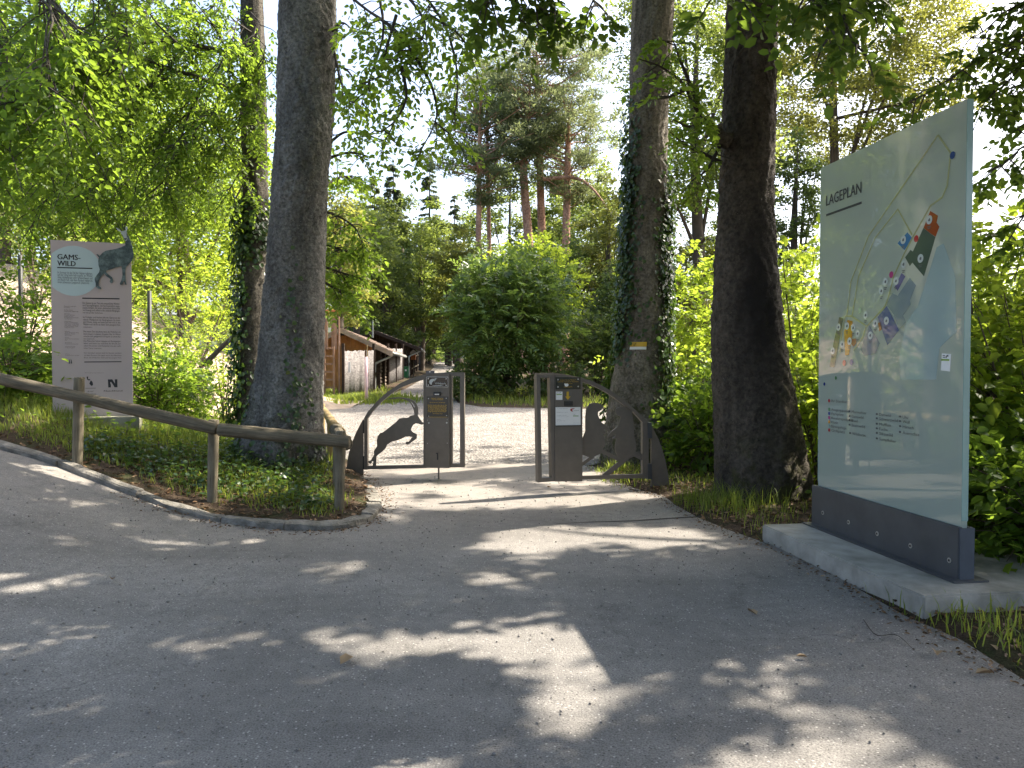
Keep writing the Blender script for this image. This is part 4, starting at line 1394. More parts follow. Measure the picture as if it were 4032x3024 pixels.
for (x, y, k) in ((227, 385, 'r'), (228, 487, 'g'), (228, 537, 'n'), (228, 587, 'm'), (228, 635, 'o'), (228, 685, 'e'), (228, 733, 'r'), (171, 187, 'n'), (308, 115, 'g')):
    disc(MB(), pg.uv(3200 + x * KI['k'], 1450 + y * KI['k']), 0.016, YG - 0.0026, 16).build('marker_disc', dm[k], g)
mb = MB()
# title: follow the plan's own level lines
zb_ = pg.uv(3263, 812)[1]
zc_ = pg.uv(3263, 770)[1]
for q_ in (0, .005):
    text_into(mb, 'LAGEPLAN', pg.uv(3263, 812)[0] + q_, pg.uv(3405, 776)[0] + q_ - .01, zb_, (zc_ - zb_), YG - 0.003 - q_ * .05)
za = pg.uv(3264, 848)
strip(mb, [(za[0], za[1]), (pg.uv(3405, 796)[0], za[1])], 0.02, YG - 0.003)
mb.build('lettering', M['black'], g, kind='stuff')
mb = MB()
for t, x, y in (('Ihr Standort', 256, 400), ('Ausgangspunkt', 256, 503), ('Parkplatz', 256, 552), ('Kinderspielplatz', 256, 603), ('Kiosk', 256, 652), ('B\u00e4rengehege', 256, 702), ('Grillplatz', 256, 750),
                ('Murmeltier', 498, 530), ('Gamswild', 498, 586), ('Esel', 498, 635), ('Steinwild', 498, 690), ('Wildkatze', 505, 790), ('Damwild', 828, 565), ('Schwarzwild', 828, 615), ('Mufflon', 828, 680), ('Fuchs', 828, 735), ('Sikawild', 828, 790), ('Sumpfbiber', 828, 855), ('Uhu', 1108, 595), ('Wolf', 1108, 650), ('Hirsch', 1108, 710), ('Auerochse', 1108, 780)):
    a = pg.uv(3200 + x * KI['k'], 1450 + y * KI['k'])
    text_into(mb, t, a[0], a[0] + 0.021 * len(t), a[1], 0.024, YG - 0.003)
    if x > 300:
        strip(mb, [(a[0] - 0.045, a[1] + .012), (a[0] - 0.02, a[1] + .012)], 0.014, YG - 0.003)
mb.build('lettering', M['grey_text'], g, kind='stuff')
st = MB().poly([lg([(918, 1582), (984, 1590), (992, 1464), (926, 1458)])], YG - 0.003, YG - 0.001).build('sticker', M['white'], g)
MB().poly([lg([(921, 1512), (980, 1513), (981, 1500), (922, 1498)])], YG - 0.0036, YG - 0.0032).build('stripe', M['green_sticker'], st)
mb = MB()
strip(mb, lg([(932, 1474), (950, 1475)]), 0.006, YG - 0.0036)
strip(mb, lg([(932, 1486), (950, 1487)]), 0.006, YG - 0.0036)
strip(mb, lg([(955, 1490), (962, 1478), (974, 1474)]), 0.012, YG - 0.0036)
mb.build('lettering', M['grey_text'], st, kind='stuff')

# ------------------------------------------------------------------ round-timber rail fence
f_ = empty('timber_rail_fence', label='low weathered round-timber fence along the kerbed verge', cat='fence')


def round_timber(name, a, b, r, m, parent, n=14, k=14, label=None):
    """a log with slightly uneven surface and chamfered ends; own local x along the log"""
    a, b = A(a, dtype=float), A(b, dtype=float)
    L = np.linalg.norm(b - a)
    xs = np.concatenate([[0, 0.012], np.linspace(0.05, L - 0.05, k), [L - 0.012, L]])
    rr = r * (1 + 0.03 * np.sin(xs * 3 + r * 99) + 0.015 * rng.standard_normal(len(xs)))
    rr[0] *= 0.9
    rr[-1] *= 0.9
    mb = MB()
    mb.tube(np.column_stack([xs, np.zeros(len(xs)), np.zeros(len(xs))]), rr, n, True, 0.006)
    o = mb.build(name, m, parent, smooth=True)
    t = Vector(b - a).normalized()
    q = t.to_track_quat('X', 'Z')
    o.matrix_world = Matrix.Translation(Vector(a)) @ q.to_matrix().to_4x4()
    for p in o.data.polygons:
        if len(p.vertices) > 4:
            p.use_smooth = False
    return o


M['post_x'] = wood_mat('grey_timber_post_grain', (0.06, 0.05, 0.032), (0.32, 0.275, 0.19), 'X', 1.1)
M['post_light_x'] = wood_mat('pale_timber_grain', (0.18, 0.13, 0.05), (0.40, 0.30, 0.15), 'X', 0.7)
for (x, yt, yb, d) in ((312, 1485, 1800, 8.45), (842, 1652, 1990, 8.22), (1342, 1697, 2010, 8.22)):
    round_timber('post', P(x - 8, yb, d) - UP * 0.1, P(x, yt, d), 0.054, M['post_x'], f_)
round_timber('rail', P(-170, 1452, 8.33), P(856, 1690, 8.08), 0.063, M['rail'], f_)
round_timber('rail', P(862, 1691, 8.05), P(1378, 1741, 8.06), 0.068, M['rail'], f_)
f2 = empty('timber_rail_fence', label='pale round-timber fence running back beside the big trunk', cat='fence')
pp = [(1328, 1672, 9.3), (1302, 1640, 12.0), (1268, 1590, 15.5)]
for i, (x, yt, d) in enumerate(pp):
    t = P(x, yt, d)
    z = float(soil(t[0], t[1])) - 0.1
    round_timber('post', (t[0], t[1], z), t, 0.055, M['post_light_x'] if i else M['post_x'], f2)
round_timber('rail', P(1362, 1748, 8.5), P(1318, 1690, 9.6), 0.075, M['rail'], f2)
round_timber('rail', P(1340, 1705, 9.4), P(1300, 1655, 12.2), 0.07, M['post_light_x'], f2)
round_timber('rail', P(1308, 1662, 12.0), P(1272, 1612, 15.6), 0.07, M['post_light_x'], f2)

# ------------------------------------------------------------------ wire fence behind the sign
wf = empty('wire_mesh_fence', label='wire mesh fence with dark posts behind the taupe sign', cat='fence')
fa, fb = P(-120, 1450, 14.6), P(1010, 1450, 15.6)
fu = norm((fb - fa) * A([1, 1, 0]))
fl = float(np.linalg.norm((fb - fa)[:2]))
fz = lambda s_: float(soil((fa + fu * s_)[0], (fa + fu * s_)[1]))
polys = []
cell = 0.075
H = 2.0
for s0 in np.arange(-H, fl, cell):
    for dr in (1, -1):
        a = s0 if dr == 1 else s0
        p0, p1 = (max(s0, 0), min(s0 + H, fl))
        if p1 - p0 < 0.05:
            continue
        h0 = (p0 - s0) if dr == 1 else H - (p0 - s0)
        h1 = (p1 - s0) if dr == 1 else H - (p1 - s0)
        n_ = 4
        q = [fa + fu * (p0 + (p1 - p0) * t) for t in np.linspace(0, 1, n_)]
        hh = np.linspace(h0, h1, n_)
        polys.append((A([(v_[0], v_[1], fz(p0 + (p1 - p0) * t) + h_) for v_, h_, t in zip(q, hh, np.linspace(0, 1, n_))]), np.full(n_, 0.0022)))
V, Fc = tubes(polys, 3)
mk('wire_mesh', V, Fc, M['wire'], wf, kind='stuff')
for s_ in (0.9, 3.2, 5.2):
    p = fa + fu * s_
    MB().tube([(p[0], p[1], fz(s_) - 0.2), (p[0], p[1], fz(s_) + 2.35)], 0.04, 10).build('post', M['fence_post'], wf, smooth=True)

# ------------------------------------------------------------------ huts and things along the far path
AX = norm(A([-0.0914, 1.0, 0]))
CXV = norm(A([1.0, 0.0914, 0]))
RH = np.column_stack([CXV, AX, UP])           # local (across, along, up) -> world


def hut(name, label, E0, half, rise, length, wall_in, ground_z, plank_mat, roof_mat, barge_mat, logs=True, log_h=0.17):
    """E0: near right eave corner (world). Local frame: x across (right +), y along the path, z up"""
    mw = Matrix.Translation(Vector(E0)) @ Matrix(RH.tolist()).to_4x4()
    h = empty(name, label=label, cat='hut', mat=mw)
    sl = math.atan2(rise, half)
    Ls = math.hypot(rise, half)
    gzl = ground_z - E0[2]
    # right and left roof slopes as courses of tiles
    for sgn in (1, -1):
        nrow = 9
        for i in range(nrow):
            t0, t1 = i / nrow, (i + 1) / nrow + 0.012
            # slope coordinate from ridge (0) to eave (1)
            def pt(t, lift, y):
                x = -half + sgn * half * t
                z = rise * (1 - t)
                return (x + sgn * math.sin(sl) * lift, y, z + math.cos(sl) * lift)
            a, b = 0.05 + 0.0, 0.09
            v = [pt(t0, 0.055, -0.1), pt(t1, 0.085, -0.1), pt(t1, 0.035, -0.1), pt(t0, 0.02, -0.1), pt(t0, 0.055, length), pt(t1, 0.085, length), pt(t1, 0.035, length), pt(t0, 0.02, length)]
            fs = [(0, 1, 2, 3), (7, 6, 5, 4), (0, 4, 5, 1), (1, 5, 6, 2), (2, 6, 7, 3), (3, 7, 4, 0)]
            MB().add(v, fs).build('roof_course', roof_mat, h)
        # barge board
        v = []
        for y in (-0.16, -0.105):
            for (t, dz0, dz1) in ((0.0, 0.03, -0.17), (1.02, 0.05, -0.17)):
                x = -half + sgn * half * t
                z = rise * (1 - t)
                v += [(x, y, z + dz0 + 0.02), (x, y, z + dz1 + 0.02)]
        MB().add(v, [(0, 1, 3, 2), (4, 6, 7, 5), (0, 2, 6, 4), (1, 5, 7, 3), (0, 4, 5, 1), (2, 3, 7, 6)]).build('barge_board', barge_mat, h)
    # rafter ends under the ridge
    for y in (0.1, 0.55):
        MB().box((-half, y, rise - 0.16), (0.10, 0.3, 0.16)).build('purlin', M['dark_wood'], h)
    # gable wall of upright planks
    xr, xl = -wall_in, -2 * half + wall_in
    npl = int((xr - xl) / 0.19)
    pw = (xr - xl) / npl
    for i in range(npl):
        x0, x1 = xl + i * pw + 0.004, xl + (i + 1) * pw - 0.004
        f = lambda x: rise * (1 - abs(x + half) / half) - 0.06
        y0 = 0.55 + rng.uniform(-0.006, 0.006)
        v = [(x0, y0, gzl - .1), (x1, y0, gzl - .1), (x1, y0, f(x1)), (x0, y0, f(x0)), (x0, y0 + .03, gzl - .1), (x1, y0 + .03, gzl - .1), (x1, y0 + .03, f(x1)), (x0, y0 + .03, f(x0))]
        MB().add(v, [(0, 1, 2, 3), (5, 4, 7, 6), (0, 4, 5, 1), (1, 5, 6, 2), (2, 6, 7, 3), (3, 7, 4, 0)]).build('plank', plank_mat, h)
    # side wall of stacked logs with corner posts
    ze = rise * (1 - (half - wall_in) / half) - 0.08
    zz = gzl
    while zz < ze - 0.05:
        r = log_h / 2 * rng.uniform(0.9, 1.05)
        MB().tube([(xr + 0.04, 0.75, zz + r), (xr + 0.04 + rng.uniform(-.02, .02), length * .5, zz + r), (xr + 0.04, length - 0.2, zz + r)], r, 8).build('wall_log', M['log'], h, smooth=True)
        zz += 2 * r
    for y in (0.66, 3.4, 6.5, length - 0.3):
        MB().box((xr + 0.16, y, (gzl + ze) / 2), (0.16, 0.16, ze - gzl)).build('wall_post', M['dark_wood'], h)
    # gutter and downpipe
    MB().tube([(0.06, -0.05, -0.03), (0.06, length, -0.03)], 0.07, 8).build('gutter', M['pipe'], h, smooth=True)
    pts = smooth_line([(0.05, 0.25, -0.08), (-0.15, 0.25, -0.2), (-0.62, 0.25, -0.42), (-0.70, 0.25, -0.6), (-0.70, 0.25, gzl + 0.05)], 22)
    MB().tube(pts, 0.05, 8).build('downpipe', M['pipe'], h, smooth=True)
    return h


E1 = P(1541, 1389, 32.0)
hut('timber_hut', 'orange-brown plank hut with tiled gable roof beside the path', E1, 2.05, 0.96, 11.5, 0.75, float(gz(-5.5, 33)), M['plank'], M['roof'], M['barge'])
E2 = P(1655, 1374, 47.0)
hut('timber_hut', 'darker hut behind the orange plank hut further up the path', E2, 2.7, 1.05, 10.0, 0.9, float(gz(-6, 47)), M['dark_wood'], M['roof'], M['dark_wood'])
MB().tube([P(1468, 1330, 46), P(1468, 1262, 46)], 0.05, 6).build('vent_pipe', M['pipe'], bpy.data.objects['timber_hut.001']).matrix_parent_inverse = bpy.data.objects['timber_hut.001'].matrix_world.inverted()
# far white-roofed house
hb = P(1615, 1340, 88)
h = empty('far_house', (hb[0], hb[1], hb[2] - 1.5), 'small pale-roofed house glimpsed at the end of the path', 'house')
MB().box((0, 0, 0.6), (5.5, 4, 2.4)).build('wall', M['dark_wood'], h)
MB().add([(-3.2, -2.6, 1.75), (3.2, -2.6, 1.75), (3.2, 2.6, 1.75), (-3.2, 2.6, 1.75), (-3.2, 0, 3.0), (3.2, 0, 3.0)], [(0, 1, 5, 4), (2, 3, 4, 5), (1, 2, 5), (3, 0, 4), (3, 2, 1, 0)]).build('roof', M['pale_wall'], h)

# shade-net fences
def net_fence(name, label, pts, height, posts, npan=1):
    f = empty(name, pts[0], label, 'fence')
    b = A(pts[0])
    for i in range(len(pts) - 1):
        a, c = A(pts[i]), A(pts[i + 1])
        n = 26
        V = []
        for j, t in enumerate(np.linspace(0, 1, n)):
            p = a + (c - a) * t
            w = 0.03 * math.sin(t * 17 + i) + 0.015 * math.sin(t * 41)
            sag = -0.05 * abs(math.sin(t * math.pi * 4))
            nn = norm(np.cross(c - a, UP))
            for k, hz in enumerate((0.04, height * 0.5, height + sag)):
                q = p + nn * w * (0.6 + 0.5 * k) + UP * hz
                V.append(q - b)
        ff = [[j * 3 + k, j * 3 + 3 + k, j * 3 + 4 + k, j * 3 + 1 + k] for j in range(n - 1) for k in range(2)]
        o = mk('net', A(V), A(ff), M['net'], f, smooth=True)
        sm = o.modifiers.new('thick', 'SOLIDIFY')
        sm.thickness = 0.012
    for p in posts:
        p = A(p)
        MB().box(p - b + UP * (height + 0.15) / 2, (0.10, 0.10, height + 0.35)).build('post', M['dark_wood'], f)
    return f


def gp(px, py):
    return hit(px, py)


n0, n1, n2 = P(1352, 1565, 28.6), P(1440, 1542, 30.6), P(1472, 1530, 31.6)
for q in (n0, n1, n2):
    q[2] = float(gz(q[0], q[1]))
net_fence('shade_net_fence', 'grey shade-net fence in front of the orange plank hut', [n0, n1, n2], 1.85, [n0, n2])
s0, s1 = P(1528, 1510, 38), P(1586, 1492, 44.5)
for q in (s0, s1):
    q[2] = float(gz(q[0], q[1]))
net_fence('shade_net_fence', 'narrow grey shade-net fence between hut and green bin', [s0, (s0 + s1) / 2, s1], 1.9, [s0, (s0 + s1) / 2, s1])
MB().box((0.0, -0.05, 1.2), (0.09, 0.02, 0.4)).build('white_card', M['white'], bpy.data.objects['shade_net_fence']).location = tuple((n1 - n0) * 0.28)

# striped pole
b = P(1443, 1568, 27.0)
b[2] = float(gz(b[0], b[1]))
o = empty('marker_pole', b, 'pale pink and white pole in front of the shade net', 'pole')
MB().tube([(0, 0, -0.1), (0, 0, 1.62)], 0.06, 10).build('shaft', M['pole'], o, smooth=True)
MB().tube([(0.04, 0, 1.55), (0.03, 0, 2.05)], 0.022, 6).build('stick', M['post_light'], o)
# climbing tower with ladder
b = P(1292, 1575, 28.5)
b[2] = float(gz(b[0], b[1]))
o = empty('climbing_frame', b, 'wooden plank frame with a ladder beside the big trunk', 'climbing frame')
for x in (-0.16, 0.17):
    MB().box((x + 0.06, 0.03 * (x > 0), 2.45), (0.20, 0.035, 1.15)).build('plank', M['tower_wood'], o)
for x in (-0.10, 0.24):
    MB().box((x, -0.10, 1.0), (0.065, 0.05, 2.0)).build('ladder_rail', M['tower_wood'], o)
for z in np.arange(0.18, 1.95, 0.29):
    MB().box((0.07, -0.11, z), (0.275, 0.04, 0.07)).build('ladder_rung', M['tower_wood'], o)
MB().box((0.05, 0.02, 3.28), (0.75, 0.08, 0.12)).build('top_beam', M['orange'], o)
for x in (-0.3, 0.40):
    MB().box((x, 0.08, 1.62), (0.06, 0.06, 3.24)).build('upright', M['tower_wood'], o)
# wheeled bin
b = P(1596, 1497, 47)
b[2] = float(gz(b[0], b[1]))
o = empty('wheeled_bin', b, 'green plastic wheeled bin beside the far path', 'bin')
v = [(-.15, -.17, .06), (.15, -.17, .06), (.15, .17, .06), (-.15, .17, .06), (-.19, -.22, .72), (.19, -.22, .72), (.19, .22, .72), (-.19, .22, .72)]
MB().add(v, [(3, 2, 1, 0), (4, 5, 6, 7), (0, 1, 5, 4), (1, 2, 6, 5), (2, 3, 7, 6), (3, 0, 4, 7)]).build('body', M['bin'], o, bev=0.015)
MB().box((0, 0, 0.755), (0.42, 0.48, 0.06)).build('lid', M['bin'], o, bev=0.02)
for s_ in (-1, 1):
    MB().tube([(s_ * .12, .16, .08), (s_ * .17, .16, .08)], 0.08, 12).build('wheel', M['black'], o)
MB().box((0.06, -0.222, 0.55), (0.10, 0.006, 0.10)).build('sticker', M['white'], o)
# notice board on legs
b = P(1694, 1480, 42)
b[2] = float(gz(b[0], b[1]))
o = empty('notice_board', b, 'dark grey notice board on two legs on the far path', 'sign')
MB().box((0, 0, 0.42), (0.48, 0.04, 0.52)).build('panel', M['board'], o, bev=0.004)
for x, z, w, hh, mm in ((-.02, .62, .06, .06, 'white'), (.13, .5, .14, .06, 'silver'), (.13, .39, .15, .05, 'green_sticker'), (-.08, .40, .18, .04, 'silver'), (.13, .28, .14, .06, 'silver')):
    MB().box((x, -0.023, z), (w, 0.004, hh)).build('print', M[mm], o)
for x in (-.17, .03):
    MB().box((x, 0.01, 0.08), (0.04, 0.03, 0.2)).build('leg', M['fence_post'], o)
# bird feeder house and ramp rail
b = P(1628, 1470, 50)
b[2] = float(gz(b[0], b[1]))
o = empty('bird_house', b, 'small orange bird house on a post by the dark hut', 'bird house')
MB().box((0, 0, 0.6), (0.06, 0.06, 1.2)).build('post', M['post'], o)
MB().box((0, 0, 1.35), (0.28, 0.28, 0.42)).build('box', M['orange'], o)
MB().add([(-.3, -.22, 1.5), (.3, -.22, 1.5), (.3, .22, 1.5), (-.3, .22, 1.5), (0, -.22, 1.8), (0, .22, 1.8)], [(0, 1, 4), (2, 3, 5), (1, 2, 5, 4), (3, 0, 4, 5), (0, 3, 2, 1)]).build('roof', M['white'], o)
# far post-and-rail along the left of the path
f3 = empty('far_rail_fence', label='grey rail fence bordering the far end of the path', cat='fence')
pts = []
for px, d in ((1612, 50), (1640, 60), (1662, 72), (1680, 86)):
    q = P(px, 1440, d)
    q[2] = float(gz(q[0], q[1]))
    pts.append(q)
    MB().box(q + UP * 0.75, (0.12, 0.12, 1.5)).build('post', M['dark_wood'], f3)
for a, b in zip(pts[:-1], pts[1:]):
    for z in (0.5, 1.3):
        MB().tube([a + UP * z, b + UP * z], 0.05, 6).build('rail', M['post'], f3)
for px, d, lab in ((1668, 64, 'thin pale lamp post at the bend of the far path'), (1586, 70, 'tall dark mast rising behind the dark hut')):
    q = P(px, 1430, d)
    q[2] = float(gz(q[0], q[1]))
    o = empty('slim_post', q, lab, 'post')
    MB().tube([(0, 0, 0), (0, 0, 3.2 if px > 1600 else 11.0)], (0.07 if px > 1600 else 0.12), 8).build('shaft', M['pipe'] if px > 1600 else M['dark_wood'], o, smooth=True)
    MB().tube([(0, 0, 0), (0, 0, 0.12)], 0.14, 8).build('base', M['concrete'], o)


# ------------------------------------------------------------------ near trunks
def big_trunk(prof, d, n=92, rows=330, top_z=13.0, flare=0.0, seed=0, lobes=4, rough=0.012):
    """profile [(py, xl, xr)] bottom last -> world vertices of a trunk with uneven bark; also returns a function (z, ang)->(point, normal)"""
    pr_ = A(prof, dtype=float)
    cz = A([P((a[1] + a[2]) / 2, a[0], d)[2] for a in pr_])
    cx = A([P((a[1] + a[2]) / 2, a[0], d)[0] for a in pr_])
    cr = A([(a[2] - a[1]) / 2 / F * d for a in pr_])
    o = np.argsort(cz)
    cz, cx, cr = cz[o], cx[o], cr[o]
    sx = (cx[-1] - cx[-2]) / max(cz[-1] - cz[-2], 0.1) * 0.3
    cz = np.append(cz, top_z)
    cx = np.append(cx, cx[-1] + sx * (top_z - cz[-2]))
    cr = np.append(cr, cr[-1] * 0.72)
    base = cz[0]
    zs = np.concatenate([np.linspace(base - 0.25, 6.5, int(rows * .8)), np.linspace(6.6, top_z, int(rows * .2))])
    X = np.interp(zs, cz, cx)
    R = np.interp(zs, cz, cr)
    k = np.ones(5) / 5
    R = np.convolve(np.pad(R, 2, 'edge'), k, 'valid')
    X = np.convolve(np.pad(X, 2, 'edge'), k, 'valid')
    a = np.arange(n) * 2 * np.pi / n
    AA, ZZ = np.meshgrid(a, zs)
    low = np.exp(-(ZZ - base) / 0.55)
    rr = R[:, None] * (1 + flare * low * (0.5 + 0.5 * np.cos(AA * lobes + seed)) + 0.03 * np.sin(AA * 2 + ZZ * 0.9 + seed) + 0.018 * np.sin(AA * 3 - ZZ * 1.7 + seed * 2)
                       + 0.012 * np.sin(AA * 7 + ZZ * 3.1) * np.cos(ZZ * 5.3 + seed))
    rr = rr + rough * 0.35 * rng.standard_normal(rr.shape) + rough * 0.7 * np.sin(AA * 11 + 6 * np.sin(ZZ * 4)) * np.sin(ZZ * 13 + AA * 5)
    for _ in range(80):
        a0, z0, wa, wz, am = rng.uniform(-np.pi, 0), rng.uniform(base, 6.5), rng.uniform(.06, .16), rng.uniform(.03, .10), rng.uniform(-.032, .040)
        da = (AA - a0 + np.pi) % (2 * np.pi) - np.pi
        q = (da / wa) ** 2 + ((ZZ - z0) / wz) ** 2
        rr = rr + am * (np.exp(-q) - 0.8 * np.exp(-q * 3.0))
    V = np.stack([X[:, None] + rr * np.cos(AA), d + rr * np.sin(AA), ZZ], -1)
    i = np.arange(len(zs) - 1)[:, None] * n
    j = np.arange(n)[None]
    Fc = np.stack([i + j, i + (j + 1) % n, i + n + (j + 1) % n, i + n + j], -1).reshape(-1, 4)

    def surf(z, ang):
        x = np.interp(z, zs, X)
        r = np.interp(z, zs, R) * (1 + flare * np.exp(-(z - base) / 0.55) * (0.5 + 0.5 * np.cos(ang * lobes + seed)))
        nrm_ = np.stack([np.cos(ang), np.sin(ang), np.zeros_like(ang)], -1)
        return np.stack([x, np.full_like(x, d), z], -1) + nrm_ * r[:, None], nrm_
    b = A([np.interp(base, cz, cx), d, base])
    return V.reshape(-1, 3), Fc, surf, b


def ivy_on(surf, z, ang, leaf=0.07, thick=0.05, n_per=1):
    p, n_ = surf(z, ang)
    p = p + n_ * (rng.random(len(z)) ** 1.5 * thick + 0.006)[:, None]
    tang = np.stack([-n_[:, 1], n_[:, 0], np.zeros(len(z))], -1)
    D = -UP * 0.8 + tang * rng.uniform(-0.9, 0.9, (len(z), 1)) + n_ * rng.uniform(0.0, 0.6, (len(z), 1))
    nn = n_ + UP * 0.35 + rng.standard_normal((len(z), 3)) * 0.35
    L = leaf * rng.uniform(0.6, 1.25, len(z))
    return leaf_arrays(p, D, nn, L, L * 0.95, True, 0.1)


def limb(pts, r0, r1, n=14):
    p = smooth_line(pts, n)
    return (p, np.linspace(r0, r1, n))


def PL(pts, d0, d1):
    """pixel polyline with depth going from d0 to d1"""
    k = len(pts)
    return A([P(x, y, d0 + (d1 - d0) * i / max(k - 1, 1)) for i, (x, y) in enumerate(pts)])


def Z6(pts):
    return [(x * 0.6329, y * 0.6329) for x, y in pts]


def near_tree(name, label, V, Fc, b, bm, lines, lv, ivy=None, extra=None, lm=None):
    t = empty(name, b, label, 'tree')
    mk('trunk', V - b, Fc, bm, t, smooth=True)
    if lines:
        v, f = tubes([(p - b, r) for p, r in lines], 7)
        mk('limbs', v, f, M['limb'], t, smooth=True, kind='stuff')
    if lv is not None:
        v, f, r = lv
        mk('crown', v - b, f, lm or L_['beech'], t, rnd=r, kind='stuff')
    if ivy is not None:
        v, f, r = ivy
        mk('ivy', v - b, f, L_['ivy'], t, rnd=r, kind='stuff')
    return t


def drop_leaves(lv, px0, px1, dmax):
    V, Fq, r = lv
    n = len(V) // 6
    v = V.reshape(n, 6, 3)
    px = CX + F * v[:, 0, 0] / np.maximum(v[:, 0, 1], .1)
    k = ~((px > px0) & (px < px1) & (v[:, 0, 1] < dmax))
    v = v[k]
    i = np.arange(len(v))[:, None] * 6
    return v.reshape(-1, 3), np.concatenate([i + A([[0, 1, 2, 3]]), i + A([[0, 3, 4, 5]])]), r.reshape(n, 6)[k].ravel()


def canopy_filter(C, margin=0.5):
    """True where a crown clump stays outside the picture"""
    x, y, z = C[:, 0], C[:, 1], C[:, 2]
    vis = (y > 0.3) & (np.abs(x) < 0.672 * y + margin) & (z < EYE + 0.485 * y + margin) & (z > EYE - 0.6 * y)
    return ~vis


# overhead canopy: where its shade falls on the ground
AXS, AYS = SDIR.x / SDIR.z, SDIR.y / SDIR.z
n_try = 15000
tx_ = rng.uniform(-11, 6.5, n_try)
ty_ = rng.uniform(-5, 16.5, n_try)
dens = np.where(ty_ < 8.3, 1.25, np.where(ty_ < 12.4, 0.30, 0.10))
dens = np.where((ty_ > 7.2) & (tx_ < -3.0), 0.12, dens)
dens = np.where((ty_ < 7.6) & (tx_ < -0.9) & (tx_ > -6), 1.25, dens)
dens = np.where(tx_ < -6.0, 0.07, dens)
dens = np.where((ty_ > 13.2) & (ty_ < 14.4), 0.45, dens)
dens *= np.clip(1.0 + 0.5 * vnoise(tx_, ty_, 1.15, 4), 0.45, 1.0)
dens = np.where((tx_ > 0.3) & (tx_ < 2.3) & (ty_ > 4.1) & (ty_ < 5.9), dens * 0.55, dens)
HOLES = [(-0.35, 4.45, 0.62, 0.38), (0.2, 4.05, 0.50, 0.40), (0.75, 3.3, 0.95, 0.46), (1.25, 2.85, 0.9, 0.42), (0.2, 2.9, 0.8, 0.4), (1.0, 7.1, 1.15, 0.58), (0.15, 6.8, .7, .42), (-0.2, 8.7, 1.7, 0.36), (0.9, 9.4, 1.2, 0.4),
         (-1.0, 9.8, 1.0, 0.4), (1.5, 3.55, .35, .22), (2.1, 3.6, .3, .2)]
HOLES += [(rng.uniform(-4.5, -0.6), rng.uniform(2.6, 7.2), rng.uniform(.28, .42), rng.uniform(.20, .30)) for _ in range(30)]
HOLES += [(rng.uniform(-0.6, 2.4), rng.uniform(4.8, 6.4), rng.uniform(.24, .34), rng.uniform(.20, .26)) for _ in range(7)]
for (cx_, cy_, rx_, ry_) in HOLES:
    e = ((tx_ - cx_) / rx_) ** 2 + ((ty_ - cy_) / ry_) ** 2
    dens = np.where(e < 1.0, 0.10 if cy_ < 3.5 and rx_ > .5 else 0.0, dens)
zc = rng.uniform(5.2, 12.5, n_try)
C_all = np.stack([tx_ + zc * AXS, ty_ + zc * AYS, zc], -1)
dens = np.where((tx_ > 2.6) & (ty_ > 5.2), dens * 0.2, dens)
keep = (rng.random(n_try) < dens * 0.62) & canopy_filter(C_all, 0.55)
C_all = C_all[keep]

T4_prof = [(0, 2868, 3060), (470, 2848, 3052), (784, 2829, 3040), (1053, 2817, 3052), (1306, 2810, 3078), (1559, 2817, 3118), (1727, 2822, 3148), (1854, 2822, 3165), (1960, 2815, 3175)]
V4, F4, S4, B4 = big_trunk(T4_prof, 9.3, seed=1.0, flare=0.10, lobes=5, rough=0.016)
T3_prof = [(0, 2494, 2654), (392, 2480, 2628), (784, 2478, 2622), (1100, 2458, 2620), (1300, 2446, 2620), (1521, 2404, 2618), (1702, 2384, 2622), (1815, 2372, 2632)]
V3, F3, S3, B3 = big_trunk(T3_prof, 12.6, seed=2.2, flare=0.12)
T1_prof = [(0, 1105, 1320), (200, 1100, 1321), (420, 1094, 1318), (560, 1085, 1306), (700, 1072, 1290), (900, 1060, 1281), (1100, 1046, 1276), (1262, 1036, 1274), (1400, 1026, 1270), (1503, 1012, 1266), (1623, 982, 1262), (1696, 958, 1258), (1745, 940, 1262)]
V1, F1, S1, B1 = big_trunk(T1_prof, 10.4, seed=0.4, flare=0.10, lobes=5, rough=0.014)
T2_prof = [(0, 948, 1034), (400, 952, 1046), (784, 960, 1054), (1020, 957, 1045), (1300, 950, 1030), (1551, 944, 1020), (1600, 936, 1024)]
V2, F2, S2, B2 = big_trunk(T2_prof, 13.0, n=40, rows=160, seed=3.0, flare=0.15)

owners = {'T4': A([3.2, 9.3]), 'T3': A([2.2, 12.6]), 'R1': A([8.2, 5.2]), 'R2': A([11.5, 11.0])}
names = list(owners)
od = np.stack([np.linalg.norm(C_all[:, :2] - owners[k], axis=1) for k in names], -1)
own = od.argmin(1)


def crown_from(C, start, r0, nl=34, per=54, leaf=0.172):
    lv = cluster_leaves(C, rng.uniform(0.22, 0.40, len(C)), per, leaf, flat=0.5, hexa=False, up=0.9)
    lim = []
    for i in rng.choice(len(C), min(nl, len(C)), replace=False):
        c = C[i]
        s_ = A([start[0], start[1], min(c[2] - 1.0, 8 + 4 * rng.random())])
        m_ = (s_ + c) / 2 + UP * 0.5
        l_ = limb([s_, m_, c], r0, 0.02, 8)
        if canopy_filter(l_[0][1:], 0.25).all():
            lim.append(l_)
    return lv, lim


